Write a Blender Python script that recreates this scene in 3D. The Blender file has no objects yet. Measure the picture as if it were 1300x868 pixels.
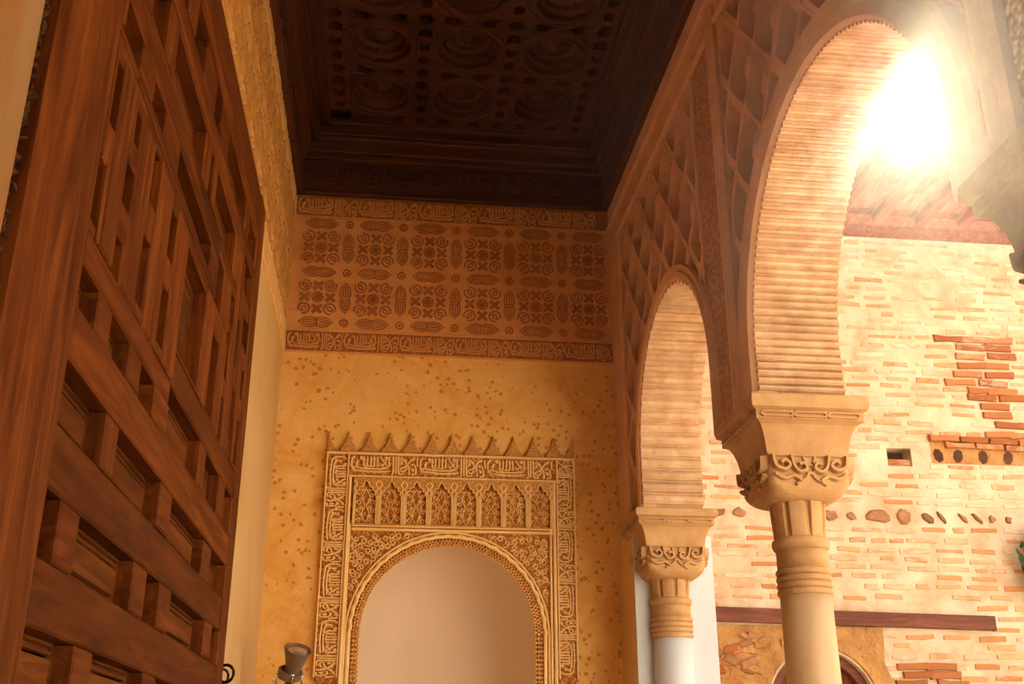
import bpy, bmesh, math, random
from mathutils import Matrix, Vector
random.seed(7)
S = bpy.context.scene
COL = S.collection
pi, cos, sin = math.pi, math.cos, math.sin

# ------------------------------------------------------------------ camera
RX, RZ = .37323, -.11552
cam_d = bpy.data.cameras.new('camera'); cam = bpy.data.objects.new('camera', cam_d); COL.objects.link(cam)
cam_d.sensor_width = 36; cam_d.sensor_fit = 'HORIZONTAL'; cam_d.lens = 1371.1 / 1300 * 36
cam_d.clip_start = .05; cam_d.clip_end = 300
cam.matrix_world = Matrix.Translation((0, 0, 1.6)) @ (Matrix.Rotation(RZ, 4, 'Z') @ Matrix.Rotation(RX, 4, 'X') @ Matrix.Rotation(pi / 2, 4, 'X'))
S.camera = cam

# ------------------------------------------------------------------ sky, sun, exposure
W = bpy.data.worlds.new('sky'); S.world = W; W.use_nodes = True
bg = W.node_tree.nodes['Background']
bg.inputs[0].default_value = (1.0, .93, .83, 1); bg.inputs[1].default_value = 1.4
sun_d = bpy.data.lights.new('sun', 'SUN'); sun = bpy.data.objects.new('sun', sun_d); COL.objects.link(sun)
SUN_DIR = Vector((.4127, .7487, .5248)).normalized()      # towards the sun, low over the brick building
sun_d.energy = 28; sun_d.color = (1, .9, .74); sun_d.angle = math.radians(.55)
sun.location = (9, 16, 12)
sun.rotation_euler = SUN_DIR.to_track_quat('Z', 'Y').to_euler()
S.view_settings.view_transform = 'Standard'; S.view_settings.look = 'None'
S.view_settings.gamma = 1; S.view_settings.use_curve_mapping = False
S.view_settings.exposure = 0.65

# ------------------------------------------------------------------ places of the big planes (metres)
XL, XR, XO, YB, ZC = -.87, 1.745, 2.165, 8.0, 5.98      # left wall, arcade inner/outer face, end wall, cornice foot
YK = 8.6                                                # brick building across the court
XDOOR = -.60
SD = .09                                                # depth of the carved layer on the arcade wall
HAZE, HAZE_G = .0015, .88

# ------------------------------------------------------------------ materials
def nt(name):
    m = bpy.data.materials.new(name); m.use_nodes = True
    t = m.node_tree; b = t.nodes['Principled BSDF']
    return m, t, b
def N(t, kind, **kw):
    n = t.nodes.new(kind)
    for k, v in kw.items(): setattr(n, k, v)
    return n
def coords(t, mode, scale=(1, 1, 1)):
    if mode == 'pos':
        src = N(t, 'ShaderNodeNewGeometry').outputs['Position']
    else:
        src = N(t, 'ShaderNodeTexCoord').outputs['Object']
        oi = N(t, 'ShaderNodeObjectInfo')
        ad = N(t, 'ShaderNodeVectorMath', operation='ADD'); mu = N(t, 'ShaderNodeVectorMath', operation='SCALE')
        mu.inputs[3].default_value = 37.0
        cb = N(t, 'ShaderNodeCombineXYZ')
        for i in range(3): t.links.new(oi.outputs['Random'], cb.inputs[i])
        t.links.new(cb.outputs[0], mu.inputs[0]); t.links.new(src, ad.inputs[0]); t.links.new(mu.outputs[0], ad.inputs[1]); src = ad.outputs[0]
    mp = N(t, 'ShaderNodeMapping'); mp.inputs['Scale'].default_value = scale
    t.links.new(src, mp.inputs['Vector'])
    return mp.outputs[0]
def noise(t, v, scale, detail=5, rough=.6, dist=0):
    n = N(t, 'ShaderNodeTexNoise'); n.inputs['Scale'].default_value = scale; n.inputs['Detail'].default_value = detail
    n.inputs['Roughness'].default_value = rough; n.inputs['Distortion'].default_value = dist
    t.links.new(v, n.inputs['Vector']); return n.outputs['Fac']
def ramp(t, f, stops):
    r = N(t, 'ShaderNodeValToRGB'); e = r.color_ramp.elements
    while len(e) < len(stops): e.new(.5)
    for i, (p, c) in enumerate(stops):
        e[i].position = p; e[i].color = (*c, 1) if len(c) == 3 else c
    t.links.new(f, r.inputs[0]); return r.outputs[0]
def mixc(t, f, a, b, mode='MIX'):
    m = N(t, 'ShaderNodeMix', data_type='RGBA', blend_type=mode)
    for k, x in ((0, f), (6, a), (7, b)):
        if isinstance(x, (int, float)): m.inputs[k].default_value = x
        elif isinstance(x, tuple): m.inputs[k].default_value = (*x, 1)
        else: t.links.new(x, m.inputs[k])
    return m.outputs[2]
def bump(t, b, h, strength, dist=.01):
    n = N(t, 'ShaderNodeBump'); n.inputs['Strength'].default_value = strength; n.inputs['Distance'].default_value = dist
    t.links.new(h, n.inputs['Height']); t.links.new(n.outputs[0], b.inputs['Normal']); return n
def math_(t, op, a, b=None):
    m = N(t, 'ShaderNodeMath', operation=op)
    for i, x in enumerate((a, b)):
        if x is None: continue
        if isinstance(x, (int, float)): m.inputs[i].default_value = x
        else: t.links.new(x, m.inputs[i])
    return m.outputs[0]
def mat_plain(name, c1, c2, scale=3., rough=.85, bs=.25, bscale=40, mode='pos', stretch=(1, 1, 1), spec=.2, metal=0, dist=.006, rnd=0.):
    m, t, b = nt(name); v = coords(t, mode, stretch)
    c = ramp(t, noise(t, v, scale, 6, .62, .3), [(.3, c1), (.7, c2)])
    if rnd:
        oi = N(t, 'ShaderNodeObjectInfo')
        k = math_(t, 'MULTIPLY_ADD', oi.outputs['Random'], rnd); k.node.inputs[2].default_value = 1 - rnd / 2
        hs = N(t, 'ShaderNodeHueSaturation'); t.links.new(c, hs.inputs['Color']); t.links.new(k, hs.inputs['Value']); c = hs.outputs[0]
    t.links.new(c, b.inputs['Base Color']); b.inputs['Roughness'].default_value = rough
    b.inputs['Specular IOR Level'].default_value = spec; b.inputs['Metallic'].default_value = metal
    if bs: bump(t, b, noise(t, v, bscale, 4), bs, dist)
    return m
def mat_pitted(name):
    m, t, b = nt(name); v = coords(t, 'pos')
    c = ramp(t, noise(t, v, 2.0, 8, .72, .8), [(.30, (.66, .29, .045)), (.5, (.82, .46, .125)), (.72, (.90, .58, .22))])
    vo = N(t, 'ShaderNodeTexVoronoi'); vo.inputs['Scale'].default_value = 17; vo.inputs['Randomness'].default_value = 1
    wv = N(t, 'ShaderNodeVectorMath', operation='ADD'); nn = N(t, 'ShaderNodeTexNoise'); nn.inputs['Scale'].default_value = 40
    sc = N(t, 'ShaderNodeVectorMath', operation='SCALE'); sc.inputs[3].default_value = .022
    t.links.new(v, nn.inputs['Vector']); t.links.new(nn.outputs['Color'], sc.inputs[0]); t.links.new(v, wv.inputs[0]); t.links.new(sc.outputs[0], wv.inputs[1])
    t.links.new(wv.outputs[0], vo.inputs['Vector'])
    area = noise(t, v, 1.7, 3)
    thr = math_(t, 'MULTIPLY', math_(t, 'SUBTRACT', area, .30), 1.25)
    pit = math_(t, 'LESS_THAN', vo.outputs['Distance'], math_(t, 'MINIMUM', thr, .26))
    t.links.new(mixc(t, math_(t, 'MULTIPLY', pit, .75), c, (.46, .18, .022)), b.inputs['Base Color'])  # shade inside the pits painted as darker dots
    b.inputs['Roughness'].default_value = .8; b.inputs['Specular IOR Level'].default_value = .2
    h = math_(t, 'SUBTRACT', math_(t, 'MULTIPLY', noise(t, v, 25, 5), .5), pit)
    bump(t, b, h, .35, .006); return m
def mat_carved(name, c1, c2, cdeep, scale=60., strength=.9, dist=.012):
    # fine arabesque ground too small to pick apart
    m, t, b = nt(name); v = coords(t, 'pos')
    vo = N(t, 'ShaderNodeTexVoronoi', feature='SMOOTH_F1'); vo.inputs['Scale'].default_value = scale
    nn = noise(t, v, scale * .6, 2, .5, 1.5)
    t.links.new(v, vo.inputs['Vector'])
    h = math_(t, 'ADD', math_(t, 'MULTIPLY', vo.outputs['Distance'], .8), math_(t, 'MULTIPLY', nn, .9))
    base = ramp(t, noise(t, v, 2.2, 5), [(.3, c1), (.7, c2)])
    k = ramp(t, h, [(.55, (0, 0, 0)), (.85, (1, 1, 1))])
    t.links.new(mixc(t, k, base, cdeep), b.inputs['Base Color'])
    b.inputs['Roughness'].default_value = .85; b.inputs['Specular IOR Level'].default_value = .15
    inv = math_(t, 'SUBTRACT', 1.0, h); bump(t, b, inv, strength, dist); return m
def mat_wood(name, c1, c2, c3, axis=0, rough=.5, bs=.25, spec=.35):
    st = [14., 14., 14.]; st[axis] = 1.3
    m, t, b = nt(name); v = coords(t, 'obj', tuple(st))
    f = noise(t, v, 1.6, 8, .62, 1.2)
    c = ramp(t, f, [(.25, c1), (.5, c2), (.75, c3)])
    oi = N(t, 'ShaderNodeObjectInfo'); k = math_(t, 'MULTIPLY_ADD', oi.outputs['Random'], .45); k.node.inputs[2].default_value = .78
    hs = N(t, 'ShaderNodeHueSaturation'); t.links.new(c, hs.inputs['Color']); t.links.new(k, hs.inputs['Value'])
    t.links.new(hs.outputs[0], b.inputs['Base Color'])
    b.inputs['Roughness'].default_value = rough; b.inputs['Specular IOR Level'].default_value = spec
    bump(t, b, noise(t, v, 6, 5), bs, .004); return m
def mat_brick(name, tones, lime, cover):
    m, t, b = nt(name); v = coords(t, 'pos')
    oi = N(t, 'ShaderNodeObjectInfo')
    at = N(t, 'ShaderNodeAttribute'); at.attribute_name = 'tone'
    r = math_(t, 'FRACT', math_(t, 'ADD', oi.outputs['Random'], at.outputs['Fac']))
    c = ramp(t, r, [(0, tones[0]), (.5, tones[1]), (1, tones[2])])
    mask = noise(t, coords(t, 'pos', (1, 1, 2.6)), 8, 7, .75, .8); r2 = math_(t, 'FRACT', math_(t, 'MULTIPLY', r, 7.3))
    k = math_(t, 'ADD', mask, math_(t, 'MULTIPLY', math_(t, 'SUBTRACT', r2, .5), .42))
    sep = N(t, 'ShaderNodeSeparateXYZ'); t.links.new(v, sep.inputs[0])
    k = math_(t, 'SUBTRACT', k, math_(t, 'MULTIPLY', math_(t, 'SUBTRACT', sep.outputs[2], 4.0), .045))
    k = ramp(t, k, [(cover - .15, (1, 1, 1)), (cover + .15, (0, 0, 0))])
    l = ramp(t, noise(t, v, 2, 4), [(.3, lime[0]), (.7, lime[1])])
    t.links.new(mixc(t, k, c, l), b.inputs['Base Color'])
    b.inputs['Roughness'].default_value = .92; b.inputs['Specular IOR Level'].default_value = .1
    bump(t, b, noise(t, v, 45, 4), .5, .008); return m

LIME = ((.39, .265, .15), (.61, .50, .38))
M = dict(
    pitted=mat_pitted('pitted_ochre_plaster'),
    plaster=mat_plain('smooth_plaster', (.56, .33, .125), (.64, .41, .175), 1.2, .8, .2, 18),
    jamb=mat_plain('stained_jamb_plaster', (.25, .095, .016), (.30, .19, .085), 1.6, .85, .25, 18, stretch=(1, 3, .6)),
    niche=mat_plain('niche_plaster', (.72, .54, .375), (.75, .57, .41), .8, .85, .08, 12),
    stucco=mat_plain('ochre_stucco', (.78, .43, .115), (.88, .56, .21), 4, .85, .35, 60),
    stucco_rib=mat_plain('stucco_relief', (.86, .53, .19), (.93, .66, .31), 5, .85, .25, 70),
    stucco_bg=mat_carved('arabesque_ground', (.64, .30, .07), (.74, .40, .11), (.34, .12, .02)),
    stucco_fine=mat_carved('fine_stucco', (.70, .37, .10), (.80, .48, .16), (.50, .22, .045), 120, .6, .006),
    frieze=mat_plain('frieze_stucco', (.64, .26, .078), (.78, .385, .135), 2.5, .85, .4, 45),
    frieze_mark=mat_plain('frieze_dark_motif', (.33, .105, .03), (.44, .165, .05), 8, .85, .3, 60),
    frieze_rib=mat_plain('frieze_relief', (.64, .29, .09), (.74, .38, .13), 6, .85, .3, 60),
    frieze_bg=mat_carved('frieze_ground', (.50, .19, .05), (.58, .25, .07), (.36, .125, .035), 55),
    frieze_l=mat_plain('gold_frieze_stucco', (.62, .33, .09), (.76, .45, .15), 2.5, .85, .4, 45),
    frieze_mark_l=mat_plain('gold_frieze_motif', (.50, .23, .055), (.62, .32, .085), 8, .85, .3, 60),
    frieze_rib_l=mat_plain('gold_frieze_relief', (.70, .40, .13), (.80, .5, .19), 6, .85, .3, 60),
    frieze_bg_l=mat_carved('gold_frieze_ground', (.56, .28, .07), (.66, .35, .10), (.36, .15, .035), 55),
    arc=mat_plain('arcade_stucco', (.55, .30, .165), (.67, .39, .225), 3, .85, .35, 50, dist=.008),
    arc_band=mat_carved('arcade_carved_band', (.50, .265, .14), (.60, .335, .185), (.36, .17, .08), 42, .9, .014),
    intrados=mat_plain('ridged_stucco', (.40, .21, .095), (.62, .41, .23), 7, .85, .3, 60, rnd=.2),
    white=mat_plain('white_limewash', (.52, .535, .55), (.57, .585, .60), 2, .8, .1, 15),
    marble=mat_plain('cream_marble', (.46, .27, .12), (.60, .41, .22), 2.5, .45, .06, 25, spec=.4, stretch=(1, 1, .35)),
    marble_w=mat_plain('white_marble', (.52, .51, .51), (.58, .58, .58), 2, .45, .06, 25, spec=.4),
    capital=mat_plain('carved_marble', (.38, .195, .07), (.54, .32, .14), 6, .7, .3, 50),
    door_h=mat_wood('door_wood_rail', (.04, .008, .0012), (.10, .024, .0035), (.18, .05, .007), 0, .6, .3, .06),
    door_v=mat_wood('door_wood_muntin', (.045, .009, .0012), (.115, .028, .004), (.21, .06, .009), 1, .6, .3, .06),
    door_p=mat_wood('door_wood_panel', (.045, .0105, .0016), (.10, .027, .004), (.165, .05, .0075), 0, .65, .3, .06),
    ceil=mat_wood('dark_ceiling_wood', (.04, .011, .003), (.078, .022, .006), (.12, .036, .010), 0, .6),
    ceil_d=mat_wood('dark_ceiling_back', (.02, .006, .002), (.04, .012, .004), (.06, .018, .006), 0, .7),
    beam=mat_wood('weathered_timber', (.065, .022, .013), (.12, .042, .027), (.19, .075, .048), 0, .75, .6, .15),
    eave=mat_wood('eave_timber', (.16, .06, .03), (.27, .11, .06), (.36, .16, .09), 1, .8, .4, .1),
    brick=mat_brick('limewashed_brick', ((.36, .15, .055), (.44, .22, .09), (.50, .29, .14)), LIME, .50),
    brick_bare=mat_brick('bare_brick', ((.23, .075, .024), (.30, .11, .038), (.37, .155, .06)), LIME, .22),
    mortar=mat_plain('lime_mortar', LIME[0], LIME[1], 3.5, .95, .6, 22, dist=.012),
    rubble=mat_plain('rubble_render', (.25, .115, .036), (.46, .255, .09), 5, .95, 1., 12, dist=.05),
    stone=mat_plain('wall_stone', (.16, .08, .05), (.34, .17, .075), 6, .95, .6, 20, mode='obj', rnd=.6),
    dark=mat_plain('dark_cavity_shade', (.045, .018, .007), (.10, .042, .016), 8, 1, .4, 30),  # shade of gaps, holes and sockets put into the colour
    floor=mat_plain('worn_terracotta_floor', (.36, .22, .13), (.46, .30, .19), 4, .7, .2, 20),
    ground=mat_plain('pale_gravel', (.62, .50, .36), (.74, .62, .47), 6, .95, .4, 60),
    tile=mat_plain('clay_roof_tile', (.42, .18, .09), (.58, .30, .16), 8, .9, .4, 30, mode='obj', rnd=.4),
    iron=mat_plain('black_iron', (.015, .012, .01), (.04, .03, .025), 20, .5, .2, 60, metal=.8, spec=.5),
    lamp=mat_plain('brown_painted_metal', (.13, .075, .045), (.17, .10, .06), 20, .45, .05, 80, spec=.5),
    lens=mat_plain('lamp_glass_lens', (.55, .45, .32), (.75, .62, .46), 14, .15, .1, 40, spec=.8, metal=.6),
    chrome=mat_plain('chrome', (.75, .75, .75), (.8, .8, .8), 3, .15, 0, 10, metal=1),
    leaf=mat_plain('ivy_leaf', (.012, .04, .006), (.03, .075, .012), 9, .5, .2, 40, mode='obj', rnd=.5, spec=.4),
    stem=mat_plain('ivy_stem', (.12, .07, .03), (.2, .12, .06), 9, .9, .3, 60),
)

# ------------------------------------------------------------------ helpers
def ori(u, v, w, loc=(0, 0, 0)):
    return Matrix(((u[0], v[0], w[0], loc[0]), (u[1], v[1], w[1], loc[1]), (u[2], v[2], w[2], loc[2]), (0, 0, 0, 1)))
X_, Y_, Z_ = Vector((1, 0, 0)), Vector((0, 1, 0)), Vector((0, 0, 1))
FR = dict(back=(X_, Z_, -Y_), left=(Y_, Z_, X_), right=(-Y_, Z_, -X_), ceil=(X_, -Y_, -Z_), out=(Y_, Z_, X_), none=(X_, Y_, Z_), ccB=(X_, Z_, -Y_))
def at(fr, loc, rot=0, sc=1):
    u, v, w = FR[fr]
    return ori(u, v, w, loc) @ Matrix.Rotation(rot, 4, 'Z') @ Matrix.Scale(sc, 4)
def mesh(name, vs, fs, mat, smooth=False):
    me = bpy.data.meshes.new(name); me.from_pydata([tuple(v) for v in vs], [], fs); me.update()
    if mat: me.materials.append(M[mat])
    if smooth: me.polygons.foreach_set('use_smooth', [True] * len(me.polygons))
    return me
def remat(me, mat):
    c = me.copy(); c.materials.clear(); c.materials.append(M[mat]); return c
def obj(name, me, parent=None, mw=None, label=None, kind=None):
    o = bpy.data.objects.new(name, me); COL.objects.link(o)
    if mw is not None: o.matrix_world = mw; o.matrix_basis = mw
    if parent is not None:
        o.parent = parent; o.matrix_parent_inverse = PW[parent.name].inverted()
    PW[o.name] = mw.copy() if mw is not None else Matrix()
    if label: o['label'] = label
    if kind: o['kind'] = kind
    return o
PW = {}
def top(o, label, cat, kind=None, group=None):
    o['label'] = label; o['category'] = cat
    if kind: o['kind'] = kind
    if group: o['group'] = group
    return o
def empty(name, loc):
    return obj(name, None, None, Matrix.Translation(loc))
class MB:
    def __init__(s): s.v = []; s.f = []
    def add(s, vs, fs, mw=None):
        n = len(s.v); s.v += [tuple(mw @ Vector(v)) if mw is not None else tuple(v) for v in vs]
        s.f += [tuple(i + n for i in f) for f in fs]
    def build(s, name, mat, smooth=False): return mesh(name, s.v, s.f, mat, smooth)
def box_vf(a, b, c=0.):
    # box, the w+ face chamfered by c
    (x0, y0, z0), (x1, y1, z1) = a, b
    if not c:
        v = [(x0, y0, z0), (x1, y0, z0), (x1, y1, z0), (x0, y1, z0), (x0, y0, z1), (x1, y0, z1), (x1, y1, z1), (x0, y1, z1)]
        return v, [(3, 2, 1, 0), (4, 5, 6, 7), (0, 1, 5, 4), (1, 2, 6, 5), (2, 3, 7, 6), (3, 0, 4, 7)]
    return loft_vf([[(x0, y0), (x1, y0), (x1, y1), (x0, y1)]] * 2 + [[(x0 + c, y0 + c), (x1 - c, y0 + c), (x1 - c, y1 - c), (x0 + c, y1 - c)]], [z0, z1 - c, z1])
def loft_vf(rings, zs, cap0=True, cap1=True):
    n = len(rings[0]); v = []; f = []
    for r, z in zip(rings, zs): v += [(p[0], p[1], z) for p in r]
    for k in range(len(rings) - 1):
        for i in range(n):
            j = (i + 1) % n; f.append((k * n + i, k * n + j, (k + 1) * n + j, (k + 1) * n + i))
    if cap0: f.append(tuple(range(n))[::-1])
    if cap1: f.append(tuple((len(rings) - 1) * n + i for i in range(n)))
    return v, f
def bx(name, a, b, mat, c=0.): return mesh(name, *box_vf(a, b, c), mat)
def lathe_vf(prof, n=32, a0=0, a1=2 * pi):
    full = abs(a1 - a0 - 2 * pi) < 1e-6; m = n if full else n + 1
    v = [(r * cos(a0 + (a1 - a0) * i / n), r * sin(a0 + (a1 - a0) * i / n), z) for r, z in prof for i in range(m)]
    f = []
    for k in range(len(prof) - 1):
        for i in range(n):
            j = (i + 1) % m; f.append((k * m + i, k * m + j, (k + 1) * m + j, (k + 1) * m + i))
    if full: f += [tuple(range(m))[::-1], tuple((len(prof) - 1) * m + i for i in range(m))]
    return v, f
def smooth_pts(p, n=5):
    if len(p) < 3: return p
    q = []
    for i in range(len(p) - 1):
        a, b, c, d = p[max(i - 1, 0)], p[i], p[i + 1], p[min(i + 2, len(p) - 1)]
        for k in range(n):
            t = k / n
            q.append(tuple(.5 * (2 * b[m] + (c[m] - a[m]) * t + (2 * a[m] - 5 * b[m] + 4 * c[m] - d[m]) * t * t + (3 * b[m] - a[m] - 3 * c[m] + d[m]) * t ** 3) for m in (0, 1)))
    return q + [p[-1]]
def ribbon(mb, pts, w, h, closed=False, flat=.45):
    n = len(pts); vs = []; fs = []
    for i, p in enumerate(pts):
        a = pts[i - 1] if (i or closed) else p; b = pts[(i + 1) % n] if (i < n - 1 or closed) else p
        d = (b[0] - a[0], b[1] - a[1]); l = math.hypot(*d) or 1; nx, ny = -d[1] / l * w / 2, d[0] / l * w / 2
        vs += [(p[0] + nx, p[1] + ny, 0), (p[0] + nx * flat, p[1] + ny * flat, h), (p[0] - nx * flat, p[1] - ny * flat, h), (p[0] - nx, p[1] - ny, 0)]
    for i in range(n if closed else n - 1):
        j = (i + 1) % n
        for k in range(3): fs.append((i * 4 + k, i * 4 + k + 1, j * 4 + k + 1, j * 4 + k))
    if not closed: fs += [(3, 2, 1, 0), tuple((n - 1) * 4 + k for k in range(4))]
    mb.add(vs, fs)
def poly(name, loops, depth, mat):
    cu = bpy.data.curves.new('tmp', 'CURVE'); cu.dimensions = '2D'; cu.fill_mode = 'BOTH'; cu.extrude = depth / 2
    for l in loops:
        sp = cu.splines.new('POLY'); sp.points.add(len(l) - 1)
        for q, p in zip(sp.points, l): q.co = (p[0], p[1], 0, 1)
        sp.use_cyclic_u = True
    o = bpy.data.objects.new('tmp', cu); COL.objects.link(o)
    dg = bpy.context.evaluated_depsgraph_get()
    me = bpy.data.meshes.new_from_object(o.evaluated_get(dg)); me.name = name
    bpy.data.objects.remove(o); bpy.data.curves.remove(cu)
    for v in me.vertices: v.co.z += depth / 2
    me.materials.clear(); me.materials.append(M[mat]); return me
def arcp(cx, cy, r, a0, a1, n): return [(cx + r * cos(a0 + (a1 - a0) * i / n), cy + r * sin(a0 + (a1 - a0) * i / n)) for i in range(n + 1)]
def rect(a, b, c, d): return [(a, c), (b, c), (b, d), (a, d)]
def tube_vf(path, r, n=8):
    v = []; f = []; P = [Vector(p) for p in path]
    for i, p in enumerate(P):
        t = (P[min(i + 1, len(P) - 1)] - P[max(i - 1, 0)]).normalized()
        a = t.cross(Z_ if abs(t.z) < .9 else X_).normalized(); b = t.cross(a)
        rr = r[i] if isinstance(r, (list, tuple)) else r
        v += [p + (a * cos(2 * pi * k / n) + b * sin(2 * pi * k / n)) * rr for k in range(n)]
    for i in range(len(P) - 1):
        for k in range(n):
            l = (k + 1) % n; f.append((i * n + k, i * n + l, (i + 1) * n + l, (i + 1) * n + k))
    f += [tuple(range(n))[::-1], tuple((len(P) - 1) * n + k for k in range(n))]
    return v, f

# ------------------------------------------------------------------ shared ornaments
def inscription_mesh(name, mat, h=.15, d=.012):
    # one repeat of the looped cursive inscription: a swept base line, tall shafts, the crossed lam-alif
    mb = MB(); w = .075 * h
    st = [[(.16, .92), (.05, .78), (.04, .45), (.14, .26), (.5, .19), (1.1, .17), (1.68, .22)],
          [(.3, .72), (.24, .5), (.34, .36), (.7, .32), (1.15, .31), (1.6, .36)],
          [(.55, .9), (.56, .47), (.68, .43), (.70, .9)], [(.85, .93), (.84, .48), (.74, .44)], [(.98, .93), (.98, .46), (.85, .44)],
          [(1.13, .93), (1.13, .42)], [(1.25, .92), (1.38, .7), (1.56, .44)], [(1.3, .45), (1.42, .58), (1.52, .66)], [(1.62, .93), (1.62, .42)],
          [(1.80, .95), (1.80, .14), (1.72, .07)], [(1.92, .95), (1.92, .1)], [(2.02, .95), (2.03, .2), (2.12, .08), (2.28, .12)],
          [(2.14, .93), (2.3, .72), (2.42, .5), (2.5, .2), (2.46, .07)], [(2.72, .93), (2.56, .8), (2.44, .62), (2.3, .45), (2.14, .38), (2.12, .26), (2.26, .22), (2.36, .34)],
          [(2.54, .56), (2.7, .55), (2.76, .4), (2.76, .12), (2.6, .07)], [(2.82, .9), (2.83, .6), (2.88, .5)],
          [(.38, .82), (.44, .9), (.48, .8), (.4, .78)], [(1.44, .86), (1.5, .92), (1.54, .84), (1.46, .8)], [(2.2, .58), (2.14, .64), (2.2, .7)], [(2.58, .3), (2.64, .36), (2.68, .28), (2.6, .24)]]
    for s in st: ribbon(mb, smooth_pts([(a * h, b * h) for a, b in s], 4), w * 1.15, d, flat=.55)
    rr = random.Random(2)
    for k in range(46):
        x, y, a0, q = rr.uniform(.1, 2.8) * h, rr.uniform(.12, .9) * h, rr.uniform(0, 6), rr.choice((-1, 1)); r = rr.uniform(.05, .085) * h
        ribbon(mb, [(x + r * (1 - .09 * i) * cos(a0 + q * i * .8), y + r * (1 - .09 * i) * sin(a0 + q * i * .8)) for i in range(7)], w * .5, d * .5)
    return mb.build(name, mat)
INS_W = 2.92
def cross_mesh(mat):
    l, w = .046, .0115
    p = []
    for k in range(4):
        a = pi / 4 + k * pi / 2; d = (cos(a), sin(a)); n = (-d[1], d[0])
        p += [(d[0] * l - n[0] * w, d[1] * l - n[1] * w), (d[0] * l + n[0] * w, d[1] * l + n[1] * w), ((d[0] + n[0]) * w, (d[1] + n[1]) * w)]
    return poly('cross', [p], .008, mat)
def rosette_mesh(mat):
    mb = MB()
    for k in range(8):
        a = k * pi / 4; mb2 = arcp(.026 * cos(a), .026 * sin(a), .0105, 0, 2 * pi, 8)[:-1]; ribbon(mb, mb2, .008, .009, True)
    mb.add(*loft_vf([arcp(0, 0, .013, 0, 2 * pi, 8)[:-1], arcp(0, 0, .006, 0, 2 * pi, 8)[:-1]], [0, .01])); return mb.build('rosette', mat)
def tulip_mesh(mat):
    mb = MB()
    ribbon(mb, smooth_pts([(0, -.036), (-.03, -.02), (-.036, .012), (-.018, .036)]), .0095, .009)
    ribbon(mb, smooth_pts([(0, -.036), (.03, -.02), (.036, .012), (.018, .036)]), .0095, .009)
    ribbon(mb, smooth_pts([(0, -.02), (-.012, 0), (0, .03), (.012, 0), (0, -.02)]), .008, .009)
    return mb.build('tulip', mat)
def medallion_mesh(mat):
    mb = MB(); e = [(-.125, 0), (-.085, .032), (-.04, .04), (0, .03), (.04, .04), (.085, .032), (.125, 0), (.085, -.032), (.04, -.04), (0, -.03), (-.04, -.04), (-.085, -.032)]
    ribbon(mb, e, .009, .009, True)
    for s in (-1, 1):
        ribbon(mb, smooth_pts([(s * .02, .016), (s * .06, .02), (s * .098, 0), (s * .06, -.02), (s * .02, -.016)]), .009, .009)
        ribbon(mb, [(s * .028, 0), (s * .08, 0)], .009, .008); ribbon(mb, [(s * .01, .036), (s * .01, -.036)], .008, .009)
    return mb.build('medallion', mat)
def stud_mesh(mat):
    mb = MB(); ribbon(mb, arcp(0, 0, .024, 0, 2 * pi, 10)[:-1], .011, .009, True)
    mb.add(*loft_vf([arcp(0, 0, .011, 0, 2 * pi, 8)[:-1], arcp(0, 0, .004, 0, 2 * pi, 8)[:-1]], [0, .011])); return mb.build('stud', mat)
ORN = dict(cross=cross_mesh('frieze_mark'), rosette=rosette_mesh('frieze_mark'), tulip=tulip_mesh('frieze_mark'), medallion=medallion_mesh('frieze_mark'), stud=stud_mesh('frieze_mark'),
           ins=inscription_mesh('inscription', 'frieze_rib', .15), ins_top=inscription_mesh('inscription', 'frieze_rib', .17), ins_gold=inscription_mesh('inscription', 'stucco_rib', .155, .014), ins_wood=inscription_mesh('inscription', 'ceil', .2, .014))

# ------------------------------------------------------------------ ground, floor, end walls
o = obj('floor', bx('floor', (XL - .3, -1.6, -.15), (2.45, 8.0, 0), 'floor')); top(o, 'worn terracotta floor of the portico', 'floor', 'structure')
o = obj('floor_court', bx('floor_court', (2.45, -30, -.2), (45, 8.6, -.06), 'ground')); top(o, 'pale gravel ground of the open court', 'ground', 'structure')
o = obj('floor_rear_court', bx('floor_rear_court', (-30, -30, -.2), (2.45, -1.8, -.06), 'ground')); top(o, 'pale gravel ground behind the portico', 'ground', 'structure')

o = obj('wall_court_fill', poly('wall_court_fill', [rect(2.6, 16, 0, 7.5)] + [[(c_ - .8, .02)] + arcp(c_, 2.6, .8, pi, 0, 16) + [(c_ + .8, .02)] for c_ in (5, 8.5, 12)], .4, 'white'), None, ori(-X_, Z_, Y_, (18.6, -11.6, 0))); top(o, 'unseen white facade added behind the viewer to bounce sunlight into the portico', 'wall', 'structure')  # unseen facade added to bounce sunlight onto columns and end wall

# ------------------------------------------------------------------ end wall with niche
AX, AZ, AR = .463, 2.47, .64                            # portal arch: centre and radius
hole = [(AX - AR, 0.02)] + arcp(AX, AZ, AR, pi, 0, 40) + [(AX + AR, 0.02)]
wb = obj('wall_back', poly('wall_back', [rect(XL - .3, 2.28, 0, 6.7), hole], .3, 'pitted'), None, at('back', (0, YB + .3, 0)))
top(wb, 'golden pitted plaster end wall with carved frieze and arched niche', 'wall', 'structure')
prof = [(AX - AR, 0.02)] + [(AX - AR, .8 * k) for k in range(1, 4)] + arcp(AX, AZ, AR, pi, 0, 40) + [(AX + AR, .8 * k) for k in range(3, 0, -1)] + [(AX + AR, .02)]
vs, fs = [], []; K = 14
for k in range(K + 1):
    a = k / K * pi / 2; c = cos(a) ** .55 if k < K else 0
    for x, z in prof: vs.append((AX + (x - AX) * c, YB - .005 + .6 * sin(a), AZ + (z - AZ) * c if z > AZ else z))
n = len(prof)
for k in range(K):
    for i in range(n - 1): fs.append((k * n + i, k * n + i + 1, (k + 1) * n + i + 1, (k + 1) * n + i))
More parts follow.
